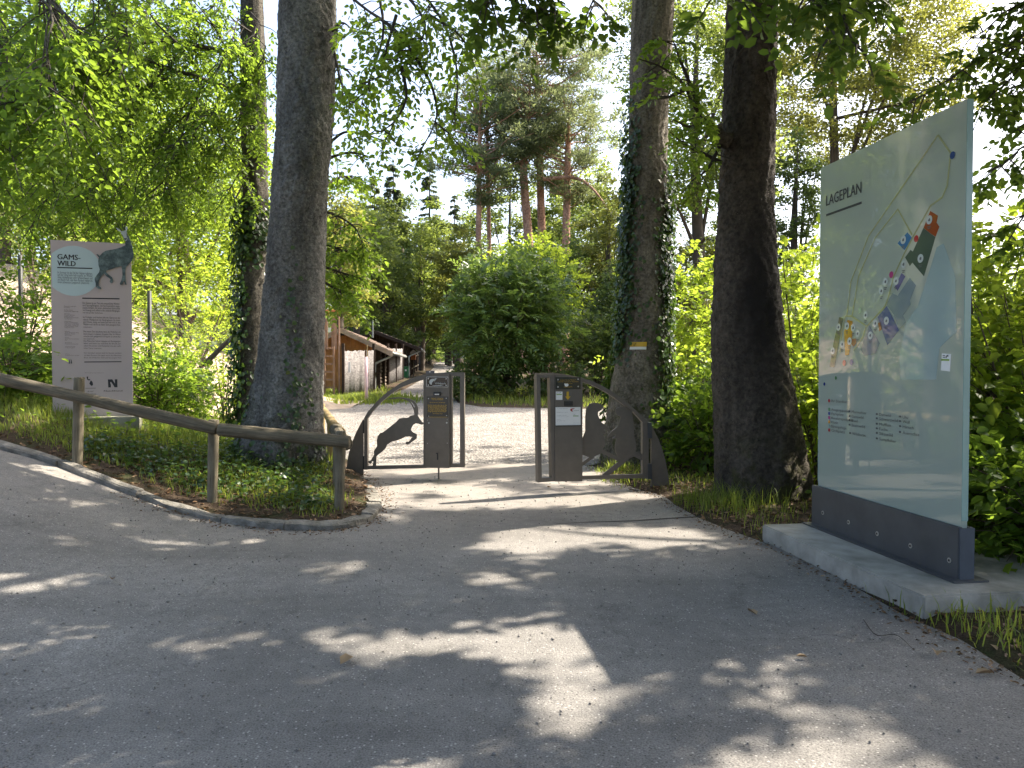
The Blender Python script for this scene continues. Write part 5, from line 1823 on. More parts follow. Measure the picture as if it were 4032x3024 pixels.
# dark beech beside the glass plan
lv0, lim0 = crown_from(C_all[own == 0], B4, 0.09)
lines = [PL([(2838, 520), (2740, 430), (2690, 330), (2600, 262), (2515, 232)], 9.2, 8.3), PL([(2838, 640), (2760, 600), (2690, 565), (2640, 520)], 9.2, 8.5), PL([(2790, 470), (2720, 500), (2650, 470)], 9.0, 8.5),
         PL([(2700, 350), (2640, 380), (2590, 390)], 8.8, 8.4), PL([(2840, 560), (2790, 660), (2740, 700)], 9.1, 8.8), PL([(2760, 440), (2680, 240), (2650, 160)], 9.0, 8.6)]
lva, bra = foliate(lines, per_m=6, bl=(0.2, 0.42), twigs=4, k=6, leaf=0.082, tl=(0.16, 0.28), down=0.1)
lva = drop_leaves(lva, 2815, 3100, 9.4)
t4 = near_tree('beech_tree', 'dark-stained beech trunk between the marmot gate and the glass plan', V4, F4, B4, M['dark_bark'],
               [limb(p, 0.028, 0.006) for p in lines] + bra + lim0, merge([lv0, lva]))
# seam and swelling where a limb broke off
kn = P(2828, 520, 9.05)
MB().tube([kn + A([0.12, 0, -.12]), kn + A([0.02, -.02, -.08]), kn + A([-.02, -.03, 0.0]), kn + A([-.03, -.03, .03])], A([0.10, .09, .075, .05]), 10, True, 0.08).build('knot', M['dark_bark'], t4, smooth=True).matrix_parent_inverse = Matrix.Translation(-Vector(B4))
for pts in ([(2962, 110), (2964, 150), (2958, 160)], [(2958, 160), (2925, 200), (2905, 240), (2900, 300)], [(2966, 160), (2995, 210), (3015, 260), (3035, 320)]):
    q = []
    for x, y in pts:
        zz = P(x, y, 9.0)[2]
        xx = P(x, y, 9.0)[0]
        ctr, rad = np.interp(zz, [2, 7], [2.80, 2.92]), 0.31
        ang = -math.acos(max(-0.95, min(0.95, (xx * 1.0 - ctr) / rad)))
        pt_, _n = S4(A([zz]), A([ang]))
        q.append(pt_[0])
    p = smooth_line(q, 10)
    mk('bark_ridge', *(lambda vf: (vf[0] - B4, vf[1]))(tube_arrays(p, np.full(10, 0.016), 6, 0.15)), M['dark_bark'], t4, smooth=True)

# ivy-clad trunk with the trail blaze
lv0, lim0 = crown_from(C_all[own == 1], B3, 0.09)
nI = 27000
zi = rng.uniform(0.15, 6.2, nI)
ai = rng.uniform(0, 2 * np.pi, nI)
af = (ai + np.pi / 2 + np.pi) % (2 * np.pi) - np.pi       # 0 faces the camera, negative to the left
dl = np.exp(-((af + 1.35) / 0.55) ** 2) * sstep(1.5, 2.1, zi) * sstep(6.2, 4.6, zi)
dr = np.exp(-((af - 1.25) / 0.62) ** 2) * sstep(0.3, 0.9, zi) * sstep(5.0, 3.6, zi)
bk = (np.abs(af) > 1.9) * 0.9 * sstep(6.0, 4.5, zi)
pb = np.maximum.reduce([dl * 1.1, dr * 1.1, bk]) * np.clip(0.75 + 0.6 * vnoise(af * 2, zi, 2.2, 1), 0.05, 1)
k_ = rng.random(nI) < pb
ivy3 = ivy_on(S3, zi[k_], ai[k_], 0.072, 0.15)
lines3 = [PL([(2640, 100), (2690, 60), (2760, 90)], 12.5, 11.8)]
t3 = near_tree('beech_tree', 'ivy-clad beech trunk with a yellow and white trail blaze', V3, F3, B3, M['ivy_bark'], lim0, lv0, ivy3)
for (y0, y1, nm, mm) in ((1347, 1366, 'yellow_blaze', 'yellow'), (1366, 1377, 'white_blaze', 'white')):
    V = []
    for py in (y0, (y0 + y1) / 2, y1 - 0.4):
        for px in np.linspace(2484, 2539, 9):
            q = P(px, py, 12.3)
            zz = q[2]
            ctr, rad = 2.135, 0.375
            ang = -math.acos(max(-1, min(1, (q[0] * 12.6 / 12.3 * 0.985 - ctr) / rad)))
            pt_, nn_ = S3(A([zz]), A([ang]))
            V.append(pt_[0] + nn_[0] * 0.030 - B3)
    mk(nm, A(V), A([[r * 9 + i, r * 9 + i + 1, r * 9 + i + 10, r * 9 + i + 9] for r in range(2) for i in range(8)]), M[mm], t3, smooth=True)

# big grey beech at the left
lines = [PL([(1330, -60), (1420, 20), (1540, 110), (1620, 200), (1570, 300)], 10.0, 8.6), PL([(1540, -80), (1640, 30), (1675, 110), (1640, 190), (1600, 260)], 9.6, 8.8),
         PL([(1600, -90), (1700, 20), (1760, 120), (1795, 250), (1800, 400), (1780, 480)], 9.6, 8.6), PL([(1480, -80), (1510, 120), (1460, 300), (1420, 420)], 9.8, 9.0),
         PL([(1300, 560), (1360, 520), (1440, 530), (1540, 565)], 10.6, 10.2), PL([(1300, 620), (1380, 600), (1470, 620)], 10.8, 10.6), PL([(1690, 60), (1800, 130), (1870, 230)], 9.2, 8.6),
         PL([(1310, 120), (1350, 90), (1400, 130)], 10.3, 9.8), PL([(1310, 250), (1370, 280), (1420, 360)], 10.5, 10.2), PL([(1580, 260), (1600, 380), (1560, 470), (1500, 520)], 8.8, 8.6), PL([(1640, 230), (1700, 340), (1720, 450), (1690, 540)], 8.9, 8.7),
         PL([(1310, 180), (1345, 330), (1390, 430)], 10.4, 10.0), PL([(1560, 60), (1520, 200), (1500, 300)], 9.2, 9.0)]
lva, bra = foliate(lines, per_m=7, bl=(0.22, 0.5), twigs=4, k=6, leaf=0.085, down=0.35)
low = [PL([(1275, 830), (1340, 855), (1400, 900), (1430, 965)], 11.2, 11.6), PL([(1275, 960), (1350, 985), (1415, 1010)], 11.4, 11.8), PL([(1275, 1050), (1350, 1075), (1425, 1095)], 11.4, 11.8), PL([(1275, 1110), (1340, 1150), (1390, 1190)], 11.4, 11.8), PL([(1275, 740), (1330, 700), (1390, 690)], 11.2, 11.6)]
lva = drop_leaves(lva, 1000, 1318, 10.5)
lvb, brb = foliate(low, per_m=20, bl=(0.2, 0.42), twigs=4, k=7, leaf=0.085, down=0.2)
nT = 1500
Ct = np.stack([rng.uniform(-4.5, 0.0, nT), rng.uniform(5.0, 9.5, nT), rng.uniform(7.5, 13, nT)], -1)
Ct = Ct[canopy_filter(Ct, 0.6)][:160]
lvt, limt = crown_from(Ct, B1, 0.10, nl=10, per=55)
nI = 5200
zi = 0.15 + rng.random(nI) ** 1.4 * 3.3
ai = rng.uniform(-np.pi, 0, nI)
af = ai + np.pi / 2
strand = np.exp(-((af - 0.35 - 0.15 * np.sin(zi * 2.0)) / 0.20) ** 2) * sstep(3.4, 2.4, zi) * 0.6 + np.exp(-((af - 0.75) / 0.25) ** 2) * sstep(1.7, 1.2, zi) * 0.6
leftb = np.exp(-((af + 1.35) / 0.45) ** 2) * sstep(1.5, 0.7, zi) * 1.0 + sstep(0.75, 0.3, zi) * 0.9
pb = np.clip(strand + leftb, 0, 1) * np.clip(0.45 + 0.9 * vnoise(af * 3, zi * 2, 3.0, 2), 0, 1)
k_ = rng.random(nI) < pb
ivy1 = ivy_on(S1, zi[k_], ai[k_], 0.06, 0.03)
near_tree('beech_tree', 'massive grey beech trunk behind the timber rail', V1, F1, B1, M['beech_bark'], [limb(p, 0.022, 0.005) for p in lines + low] + bra + brb + limt, merge([lva, lvb, lvt]), ivy1)

# slim ivy beech with the long drooping branches at the left
L2 = [Z6([(1560, 570), (1380, 535), (1200, 470), (1020, 415), (850, 350), (780, 300), (730, 255), (560, 195)]), Z6([(1520, 360), (1300, 300), (1100, 265), (1000, 250), (850, 280), (760, 330), (540, 405), (380, 455)]),
      Z6([(1020, 420), (880, 620), (800, 780), (700, 930), (660, 1090), (560, 1260)]), Z6([(1280, 510), (1180, 690), (1060, 800), (960, 950), (865, 1080), (830, 1250), (780, 1400)]),
      Z6([(1050, 480), (900, 530), (720, 560), (640, 650), (520, 760), (460, 900), (430, 1100)]), Z6([(720, 560), (600, 600), (450, 700), (300, 850)]), Z6([(1180, 690), (1130, 850), (1100, 1000), (1000, 1150)]),
      Z6([(780, 300), (600, 350), (400, 500), (250, 650)]), Z6([(1520, 830), (1420, 950), (1300, 1060), (1180, 1150)]), Z6([(1100, 265), (980, 150), (900, 40)]), Z6([(1450, 420), (1380, 250), (1300, 120), (1200, 0)]),
      Z6([(1530, 700), (1400, 760), (1280, 820)]), Z6([(560, 195), (420, 150), (250, 160)]), Z6([(1560, 200), (1450, 120), (1400, 30)]), Z6([(1560, 1000), (1480, 1090), (1420, 1200)])]
dep = [(12.9, 11.0), (12.9, 10.8), (12.0, 11.6), (12.4, 11.8), (12.0, 11.5), (11.6, 11.3), (12.2, 11.8), (11.6, 11.3), (12.8, 12.0), (11.6, 11.3), (12.6, 11.6), (12.8, 12.0), (11.2, 10.8), (12.8, 12.0), (12.8, 12.2)]
l2w = [PL(p, *d) for p, d in zip(L2, dep)]
lva, bra = foliate(l2w, per_m=8, bl=(0.35, 0.9), twigs=5, k=8, leaf=0.072, down=0.5, start=0.08)
more = []
for i in range(84):
    x0, y0 = -60 + 1020 * ((i * 0.618) % 1.0), -160 + 900 * ((i + .5) / 84.0)
    d0 = rng.uniform(11.9, 15.5)
    more.append(PL([(x0, y0), (x0 - 60 + rng.uniform(-40, 40), y0 + 80), (x0 - 110 + rng.uniform(-60, 60), y0 + 190)], d0, d0 - 0.5))
for i in range(9):
    x0, y0, d0 = rng.uniform(930, 1060), rng.uniform(-40, 560), 12.35
    more.append(PL([(x0, y0), (x0 + rng.uniform(-50, 40), y0 + 50), (x0 + rng.uniform(-70, 50), y0 + 120)], d0, d0 - .2))
lvb, brb = foliate(more, per_m=10.5, bl=(0.3, 0.75), twigs=5, k=8, leaf=0.072, down=0.45)
nI = 9000
zi = rng.uniform(0.2, 4.4, nI)
ai = rng.uniform(-np.pi, np.pi, nI)
af = (ai + np.pi / 2 + np.pi) % (2 * np.pi) - np.pi
pb = (np.exp(-((af + 1.1) / 0.8) ** 2) * 1.0 + np.exp(-((zi - 3.9) / 0.35) ** 2) * 0.9 + sstep(0.9, 0.4, zi) * .8) * np.clip(0.7 + 0.6 * vnoise(af * 2, zi, 2.5, 7), 0.05, 1)
k_ = rng.random(nI) < pb
ivy2 = ivy_on(S2, zi[k_], ai[k_], 0.078, 0.2)
t2 = near_tree('beech_tree', 'slim ivy-covered beech with long drooping boughs left of the big trunk', V2, F2, B2, M['beech_bark_thin'],
               [limb(p, 0.045 if i < 2 else 0.02, 0.006, 18) for i, p in enumerate(l2w)] + [limb(p, 0.012, 0.004, 8) for p in more] + bra + brb, merge([lva, lvb]), ivy2)

# beech reaching in at the top left
bL = A([-8.2, 6.6, float(gz(-8.2, 6.6))])
ln = []
for i in range(16):
    x0, y0 = rng.uniform(-250, 420), rng.uniform(-150, 180)
    d0 = rng.uniform(6.3, 8.6)
    ln.append(PL([(x0 - 60, y0 - 60), (x0 + 40, y0 + 60), (x0 + 70 + rng.uniform(-60, 60), y0 + 190), (x0 + 40 + rng.uniform(-60, 60), y0 + 330 + rng.uniform(0, 120))], d0 + .3, d0 - .2))
for i in range(9):
    x0, y0 = rng.uniform(-200, 100), rng.uniform(120, 330)
    d0 = rng.uniform(6.5, 8.6)
    ln.append(PL([(x0 - 60, y0 - 60), (x0 + 10, y0 + 60), (x0 + 30, y0 + 190), (x0, y0 + 320)], d0 + .3, d0 - .2))
lva, bra = foliate(ln, per_m=7.5, bl=(0.25, 0.6), twigs=4, k=8, leaf=0.074, down=0.5)
parts_tree('beech_tree', 'beech at the left edge trailing dark leafy twigs above the sign', bL, [bL - UP * .3, bL + UP * 2, bL + A([.3, .1, 5]), bL + A([.5, .2, 9])], [0.3, 0.24, 0.2, 0.15], merge([lva]), L_['beech'], M['beech_bark_thin'],
           bra + [limb(p, .014, .004, 8) for p in ln] + [limb([bL + A([.4, .1, 6.0]), (bL + A([.4, .1, 6.0]) + p[0]) / 2 + UP * .4, p[0]], .05, .016, 8) for p in ln[::3]])

# twigs hanging in from the crown above: top centre and top right
hang = [PL([(1880, -140), (1930, 0), (1965, 110)], 6.2, 6.0), PL([(1990, -140), (2030, 10), (2050, 90)], 6.2, 6.0), PL([(2080, -140), (2110, 20), (2120, 130)], 6.3, 6.0), PL([(2160, -140), (2175, 0), (2190, 50)], 6.3, 6.1),
        PL([(2290, -120), (2330, -10), (2360, 35)], 6.4, 6.2), PL([(2780, -110), (2860, -30), (2960, 5)], 4.6, 4.3), PL([(3140, -120), (3200, -10), (3260, 80)], 4.7, 4.4), PL([(3260, -130), (3310, 20), (3350, 150), (3420, 225)], 4.7, 4.3), PL([(3180, -100), (3240, 40), (3270, 170)], 4.6, 4.4),
        PL([(3380, -130), (3420, 0), (3450, 60)], 4.8, 4.6)]
lvh, brh = foliate(hang, per_m=13, bl=(0.12, 0.3), twigs=3, k=6, leaf=0.085, down=0.4, start=0.0, tl=(0.12, 0.24))
rgt = [PL([(4260, 120), (3990, 170), (3800, 270), (3680, 350), (3590, 400)], 7.5, 6.8), PL([(4260, 300), (4020, 330), (3880, 420), (3830, 520)], 7.7, 7.2), PL([(4260, -60), (4000, 20), (3880, 120), (3820, 150)], 7.5, 7.1), PL([(4250, 520), (4060, 560), (3960, 640), (3900, 700)], 7.7, 7.4),
       PL([(4250, 760), (4080, 800), (4000, 900), (3950, 990)], 7.5, 7.3), PL([(4240, 200), (4060, 240), (3960, 330)], 7.1, 6.9), PL([(4260, 420), (4080, 460), (3990, 520)], 7.3, 7.1), PL([(4220, 50), (4080, 90), (3950, 240), (3900, 300)], 7.2, 6.9)]
lvr, brr = foliate(rgt, per_m=8, bl=(0.18, 0.42), twigs=3, k=6, leaf=0.09, down=0.3, start=0.2, tl=(0.14, 0.28))
lv0, lim0 = crown_from(C_all[own == 2], owners['R1'], 0.10, nl=18)
b = A([8.2, 5.2, float(soil(8.2, 5.2))])
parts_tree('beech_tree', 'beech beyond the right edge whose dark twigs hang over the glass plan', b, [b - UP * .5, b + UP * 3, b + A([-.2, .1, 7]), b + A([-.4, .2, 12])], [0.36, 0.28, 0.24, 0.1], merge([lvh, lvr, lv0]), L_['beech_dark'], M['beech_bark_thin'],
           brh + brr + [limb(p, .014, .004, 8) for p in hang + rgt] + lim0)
lv0, lim0 = crown_from(C_all[own == 3], owners['R2'], 0.10, nl=14)
b = A([11.5, 11.0, float(soil(11.5, 11.0))])
parts_tree('beech_tree', 'tall beech standing outside the right edge behind the shrubs', b, [b - UP * .5, b + UP * 3, b + A([.2, .1, 7]), b + A([0, .2, 12])], [0.36, 0.28, 0.24, 0.1], lv0, L_['beech'], M['beech_bark_thin'], lim0)


# ------------------------------------------------------------------ shrubs
def shrub(name, label, base, w, h, lm, leaf=0.10, n=60, k=7, twigs=4, group=None, cat='shrub', stems=7, hexa=True, bl=(0.3, 0.6), lean=(0, 0), down=0.15, low=0.15, dep=None, tl=(0.18, 0.36), aspect=0.62, wild=0.6):
    """stems fan up from the base; leafy branchlets fill the volume"""
    b = A([base[0], base[1], base[2]], dtype=float)
    t = empty(name, b, label, cat, group)
    ends, lines = [], []
    dep = dep or w
    for i in range(stems):
        a = rng.uniform(0, 6.28)
        r_ = rng.uniform(0.25, 0.5)
        e = A([w * r_ * math.cos(a) + lean[0], dep * r_ * math.sin(a) + lean[1], h * rng.uniform(0.65, 0.95)])
        p = smooth_line([A([0, 0, -.1]) + rng.normal(0, 0.06, 3) * A([1, 1, 0]), e * A([.35, .35, .45]), e], 10)
        lines.append((p, np.linspace(0.022 * h / 2.5 + 0.006, 0.006, 10)))
    d = rand_dir(n * 3)
    rad = rng.random(n * 3) ** 0.45
    Cc = d * rad[:, None] * A([w / 2, dep / 2, h * (1 - low) / 2]) + A([lean[0] * .6, lean[1] * .6, h * (low + (1 - low) / 2)])
    un = vnoise(Cc[:, 0] + b[0], Cc[:, 2] + Cc[:, 1], 2.0 / max(w, 1) * 2, 3)
    Cc = Cc[(un > -0.55)][:n]
    dirs = norm(Cc - A([0, 0, h * 0.35]))
    ln_ = rng.uniform(*bl, len(Cc))
    lns = [A([c - dd * l_ * .6, c, c + dd * l_ * .5 - UP * .08]) for c, dd, l_ in zip(Cc, dirs, ln_)]
    lines += [(p, A([.007, .005, .003])) for p in lns]
    P0 = np.repeat(A([p[1] for p in lns]), twigs, 0) + rng.normal(0, 0.16 * (bl[1] / .5), (len(lns) * twigs, 3))
    D = np.repeat(dirs, twigs, 0) + rng.normal(0, wild, (len(lns) * twigs, 3)) - UP * down
    lv = twig_sprays(P0, D, rng.uniform(tl[0], tl[1], len(P0)), k, leaf, hexa, droop=0.3, aspect=aspect)
    V, Fc = tubes([(p, r) for p, r in lines], 4)
    mk('stems', V, Fc, M['stem'], t, smooth=True, kind='stuff')
    v, f, r = lv
    mk('foliage', v, f, lm, t, rnd=r, kind='stuff')
    return t


def on_soil(x, y):
    return A([x, y, float(soil(x, y))])


def at_px(px, d):
    q = P(px, 1440, d)
    return on_soil(q[0], q[1])


# big drooping bush across the yard
bb = at_px(2010, 29.6)
tb = shrub('drooping_bush', 'large round bush with drooping leaves at the far side of the yard', bb, 4.3, 5.4, L_['bush'], leaf=0.23, n=470, k=9, twigs=4, stems=9, bl=(0.4, 0.8), low=0.16, down=0.3, tl=(0.4, 0.7), aspect=0.40, wild=0.4, hexa=True, dep=4.3)
shrub('leafy_shrub', 'lighter shrub crown rising behind the round drooping bush', at_px(2110, 36), 4.4, 7.0, L_['lime'], leaf=0.20, n=330, k=8, twigs=4, hexa=False, low=0.3, tl=(.4, .7), bl=(.5, .9))
shrub('leafy_shrub', 'dark shrub filling the gap between round bush and ivy trunk', at_px(2350, 31), 3.0, 3.2, L_['dark'], leaf=0.16, n=220, k=8, twigs=4, hexa=False, low=0.0, tl=(.3, .5))
shrub('leafy_shrub', 'low dark shrub under the right side of the round bush', at_px(2200, 28.6), 2.2, 1.3, L_['dark'], leaf=0.14, n=120, k=7, hexa=False, low=0.0)
shrub('leafy_shrub', 'low dark shrub under the left side of the round bush', at_px(1880, 28.4), 2.4, 1.3, L_['dark'], leaf=0.14, n=130, k=7, hexa=False, low=0.0)

# glowing undergrowth to the right
shr = [(2715, 14.5, 2.6, 3.6, 'lime', 190, 'bright shrub in the gap between ivy trunk and dark trunk'),
       (2745, 12.8, 1.4, 1.5, 'beech', 110, 'low dark-leaved shrub at the foot of the ivy trunk'),
       (2790, 11.4, 1.1, 1.1, 'beech', 90, 'low leafy shrub just left of the dark trunk foot'),
       (3150, 12.0, 2.2, 3.4, 'lime', 190, 'glowing yellow-green shrub between dark trunk and glass plan'),
       (3230, 10.2, 1.2, 1.7, 'lime', 100, 'young broad-leaved shrub touching the far edge of the glass plan'),
       (3160, 16.5, 3.4, 4.2, 'lime', 210, 'tall bright shrub behind the glowing one near the glass plan'),
       (3480, 12.5, 3.0, 3.2, 'lime', 150, 'bright shrub hidden behind the glass plan'),
       (3880, 8.6, 2.3, 3.3, 'lime', 230, 'tall glowing maple shrub at the near edge of the glass plan'),
       (4080, 7.4, 2.2, 2.6, 'lime', 200, 'glowing shrub cut by the right picture edge'),
       (3930, 6.9, 1.3, 1.15, 'beech', 110, 'low dark-green shrub behind the concrete slab'),
       (4120, 5.9, 1.1, 0.85, 'beech', 90, 'knee-high plant at the right picture edge beyond the slab'),
       (3700, 9.0, 2.4, 2.2, 'beech', 140, 'leafy shrub behind the near half of the glass plan')]
for px, d, w, h, mm, n, lab in shr:
    q = P(px, 1440, d)
    base = A([q[0], q[1], max(float(soil(q[0], q[1])), -0.35)])
    shrub('leafy_shrub', lab, base, w, h, L_[mm], leaf=0.105, n=n, k=6, twigs=4, group='undergrowth on the right', low=0.02, aspect=0.72, bl=(.25, .5))
# left side
shl = [(640, 15.0, 2.0, 1.5, 'lime', 70, 'bright shrub on the grass right of the taupe sign'), (880, 15.8, 1.6, 1.7, 'lime', 60, 'yellow-green shrub left of the slim ivy trunk'),
       (90, 12.2, 1.5, 1.8, 'beech', 60, 'thin-stemmed shrub left of the taupe sign'), (620, 13.2, 1.7, 1.0, 'beech', 130, 'low feathery shrub just right of the taupe sign'),
       (40, 10.8, 1.5, 0.75, 'beech', 120, 'low plants left of the sign plinth'), (760, 18.5, 2.6, 3.4, 'lime', 110, 'bright shrub beyond the wire fence'), (440, 18.5, 2.8, 3.4, 'lime', 110, 'tall bright shrub behind the taupe sign'), (150, 20.0, 2.4, 3.4, 'mid', 60, 'shrub growing on the pale bank')]
for px, d, w, h, mm, n, lab in shl:
    q = P(px, 1440, d)
    z = float(soil(q[0], q[1]))
    if 17.0 < d and q[0] < -5.2:
        z += 0.3
    shrub('leafy_shrub', lab, A([q[0], q[1], z]), w, h, L_[mm], leaf=0.095, n=n, k=6, twigs=4, group='undergrowth on the left', low=0.02, bl=(.25, .5))
# fallen bough leaning in the shrubs
q0, q1 = P(800, 1440, 14.2), P(985, 1270, 14.6)
V, Fc = tube_arrays(smooth_line([q0, (q0 + q1) / 2 + UP * 0.03, q1], 10), np.linspace(0.05, 0.035, 10), 8, 0.04)
tag(mk('fallen_bough', V, Fc, M['limb'], smooth=True), 'bare leaning bough propped among shrubs left of the trunks', 'branch')


# ------------------------------------------------------------------ trees behind
def mt(label, px, d, top_py, w_px, lm, name='leafy_tree', low=0.22, leaf=None, nclust=110, per=85, group='trees behind the park', tr=0.22, **kw):
    b = at_px(px, d)
    top = P(px, top_py, d)[2]
    rad = w_px / 2 / F * d
    leaf = leaf or (0.0042 * d + 0.02)
    return mid_tree(name, label, b, top - b[2], rad, L_[lm], leaf, nclust, per, low, group, tr, **kw)


mt('olive-green tree behind the orange hut beside the big trunk', 1400, 52, 790, 330, 'mid')
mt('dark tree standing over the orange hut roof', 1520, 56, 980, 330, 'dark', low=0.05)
mt('sunlit rounded tree left of the spruces above the huts', 1500, 60, 790, 300, 'mid')
mt('broad green tree over the far path', 1660, 62, 800, 360, 'mid')
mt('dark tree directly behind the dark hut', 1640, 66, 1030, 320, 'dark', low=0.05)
mt('brownish-green tree left of the pine trunks', 1800, 58, 900, 230, 'olive', nclust=80)
mt('dark green tree at the bend of the far path', 1770, 80, 1010, 330, 'dark', low=0.08)
mt('shady tree under the leftmost pines', 1900, 50, 1010, 260, 'dark', low=0.1)
mt('green tree between pines and ivy trunk', 2280, 46, 880, 330, 'dark', low=0.05)
mt('yellowish tree touching the left of the ivy trunk', 2400, 44, 760, 300, 'olive', low=0.1)
mt('tall grey-green tree crown right of the pines', 2330, 62, 640, 300, 'mid', low=0.3)
mt('dark tree low behind the ivy trunk', 2480, 40, 1020, 330, 'dark', low=0.0)
mt('sunlit tree in the gap beside the dark trunk', 2740, 32, 900, 330, 'olive', low=0.05, nclust=130)
mt('tall leafy tree rising behind the ivy trunk', 2740, 31, -180, 620, 'mid', low=0.3, nclust=270, per=130, tr=0.25)
mt('very tall yellow-green lime tree above the glass plan', 3280, 46, -420, 940, 'olive', low=0.40, nclust=430, per=165, tr=0.3)
mt('dark ivy-wrapped tree between dark trunk and glass plan', 3130, 38, 480, 230, 'dark', low=0.25, nclust=90, bottom=-1.0)
mt('leafy tree far behind the glass plan', 3600, 36, 760, 520, 'mid', low=0.05, nclust=130)
mt('sunlit tree beyond the glowing maple shrub', 3950, 26, 1020, 420, 'lime', low=0.0, nclust=120)
mt('tree behind the slim ivy trunk', 980, 30, 430, 480, 'lime', low=0.08, nclust=190)
mt('bright tree behind the drooping boughs', 720, 26, 260, 620, 'lime', low=0.12, nclust=230, per=95)
mt('green tree standing behind the taupe sign', 360, 27, 60, 720, 'lime', low=0.15, nclust=240, per=95)
mt('dense tree at the left picture edge', 10, 25, 80, 680, 'lime', low=0.15, nclust=230, per=95)
mt('olive tree just right of the big trunk over the hut', 1330, 40, 700, 260, 'olive', low=0.25, nclust=80)
mt('shaded tree far behind the left shrubs', 560, 38, 500, 700, 'mid', low=0.05, nclust=170)
mt('shaded tree behind the pale bank', 120, 36, 450, 700, 'mid', low=0.05, nclust=170)


mt('pale tree glimpsed between the pine trunks', 2010, 78, 560, 420, 'mid', low=0.15, nclust=150)
mt('pale tree behind the right pine trunks', 2260, 80, 600, 420, 'mid', low=0.15, nclust=150)
mt('broad pale tree behind the slender spruce', 1760, 84, 800, 400, 'mid', low=0.1, nclust=150)
mt('grey-green tree behind the short spruce', 1460, 80, 760, 420, 'mid', low=0.1, nclust=150)


# pines
def pine(label, px_base, px_top, d, top_py, crown_from_py, w_px, n=60, tr=0.26, lean=0.0, seed=0):
    b = at_px(px_base, d)
    tp = P(px_top, top_py, d)
    h = tp[2] - b[2]
    pts = smooth_line([b - UP * .3, b + (tp - b) * .35 + A([lean, 0, 0]), b + (tp - b) * .7 - A([lean * .5, 0, 0]), tp], 16)
    zc0 = P(px_top, crown_from_py, d)[2]
    C, limbs = [], []
    for i in range(n):
        t = rng.random() ** 0.8
        z = zc0 + (tp[2] - zc0) * t
        prof = math.sin(math.pi * min(1, 0.18 + 0.82 * (1 - t) ** 0.8)) ** 0.6
        r_ = w_px / 2 / F * d * prof * rng.uniform(0.35, 1.0)
        a = rng.uniform(0, 6.28)
        s_ = A([np.interp(z - 0.8, pts[:, 2], pts[:, 0]), np.interp(z - .8, pts[:, 2], pts[:, 1]), z - 0.8])
        c = A([s_[0] + r_ * math.cos(a), s_[1] + r_ * math.sin(a), z + rng.uniform(-.3, .5)])
        C.append(c)
        limbs.append((smooth_line([s_, (s_ + c) / 2 + A([0, 0, rng.uniform(-.3, .2)]), c], 6), np.linspace(0.06, 0.02, 6)))
    C = A(C)
    sub = np.repeat(C, 5, 0) + rng.normal(0, 0.50, (len(C) * 5, 3)) * A([1, 1, 0.45])
    per = 46
    dd = rand_dir(len(sub) * per)
    dd[:, 2] = np.abs(dd[:, 2]) * 0.9 + 0.05
    Pb = np.repeat(sub, per, 0) + dd * 0.12 + rng.normal(0, 0.22, (len(sub) * per, 3)) * A([1, 1, .6])
    lv = leaf_arrays(Pb, dd, rand_dir(len(Pb)), 0.34 * rng.uniform(.7, 1.2, len(Pb)), 0.085, False, 0.0, r=np.clip(np.repeat(rng.random(len(C)), 5 * per) * .5 + rng.random(len(Pb)) * .5, 0, 1))
    rr = np.interp(np.linspace(0, 1, 16), [0, .1, .8, 1], [tr * 1.25, tr, tr * .6, .04])
    return parts_tree('pine_tree', label, b, pts, rr, lv, L_['needle'], M['pine_bark'], limbs, 'pines beyond the bush', n=12)


pine('tallest Scots pine with a straight reddish trunk in the middle', 2150, 2110, 60, 150, 620, 640, n=112, tr=0.38)
pine('forked Scots pine just left of the tallest one', 2040, 2090, 58, 300, 660, 440, n=44, tr=0.42, lean=.5)
pine('thin Scots pine second from the left', 1935, 1915, 60, 340, 700, 330, n=36, tr=0.2)
pine('leftmost Scots pine with an ivy collar at its foot', 1878, 1890, 57, 400, 820, 520, n=50, tr=0.27)
pine('stout Scots pine at the right of the group with a bare bent bough', 2218, 2240, 58, 400, 800, 500, n=54, tr=0.38)
t = bpy.data.objects['pine_tree.004']
bo = Vector(t.location)
p_ = PL([(2140, 705), (2260, 700), (2330, 740), (2400, 830)], 57.5, 56)
V, Fc = tube_arrays(smooth_line(p_, 14) - A(bo), np.linspace(.17, .05, 14), 7, .03)
mk('dead_bough', V, Fc, M['pine_bark'], t, smooth=True)
for px, y0, y1 in ((1872, 1000, 840), ):
    pass


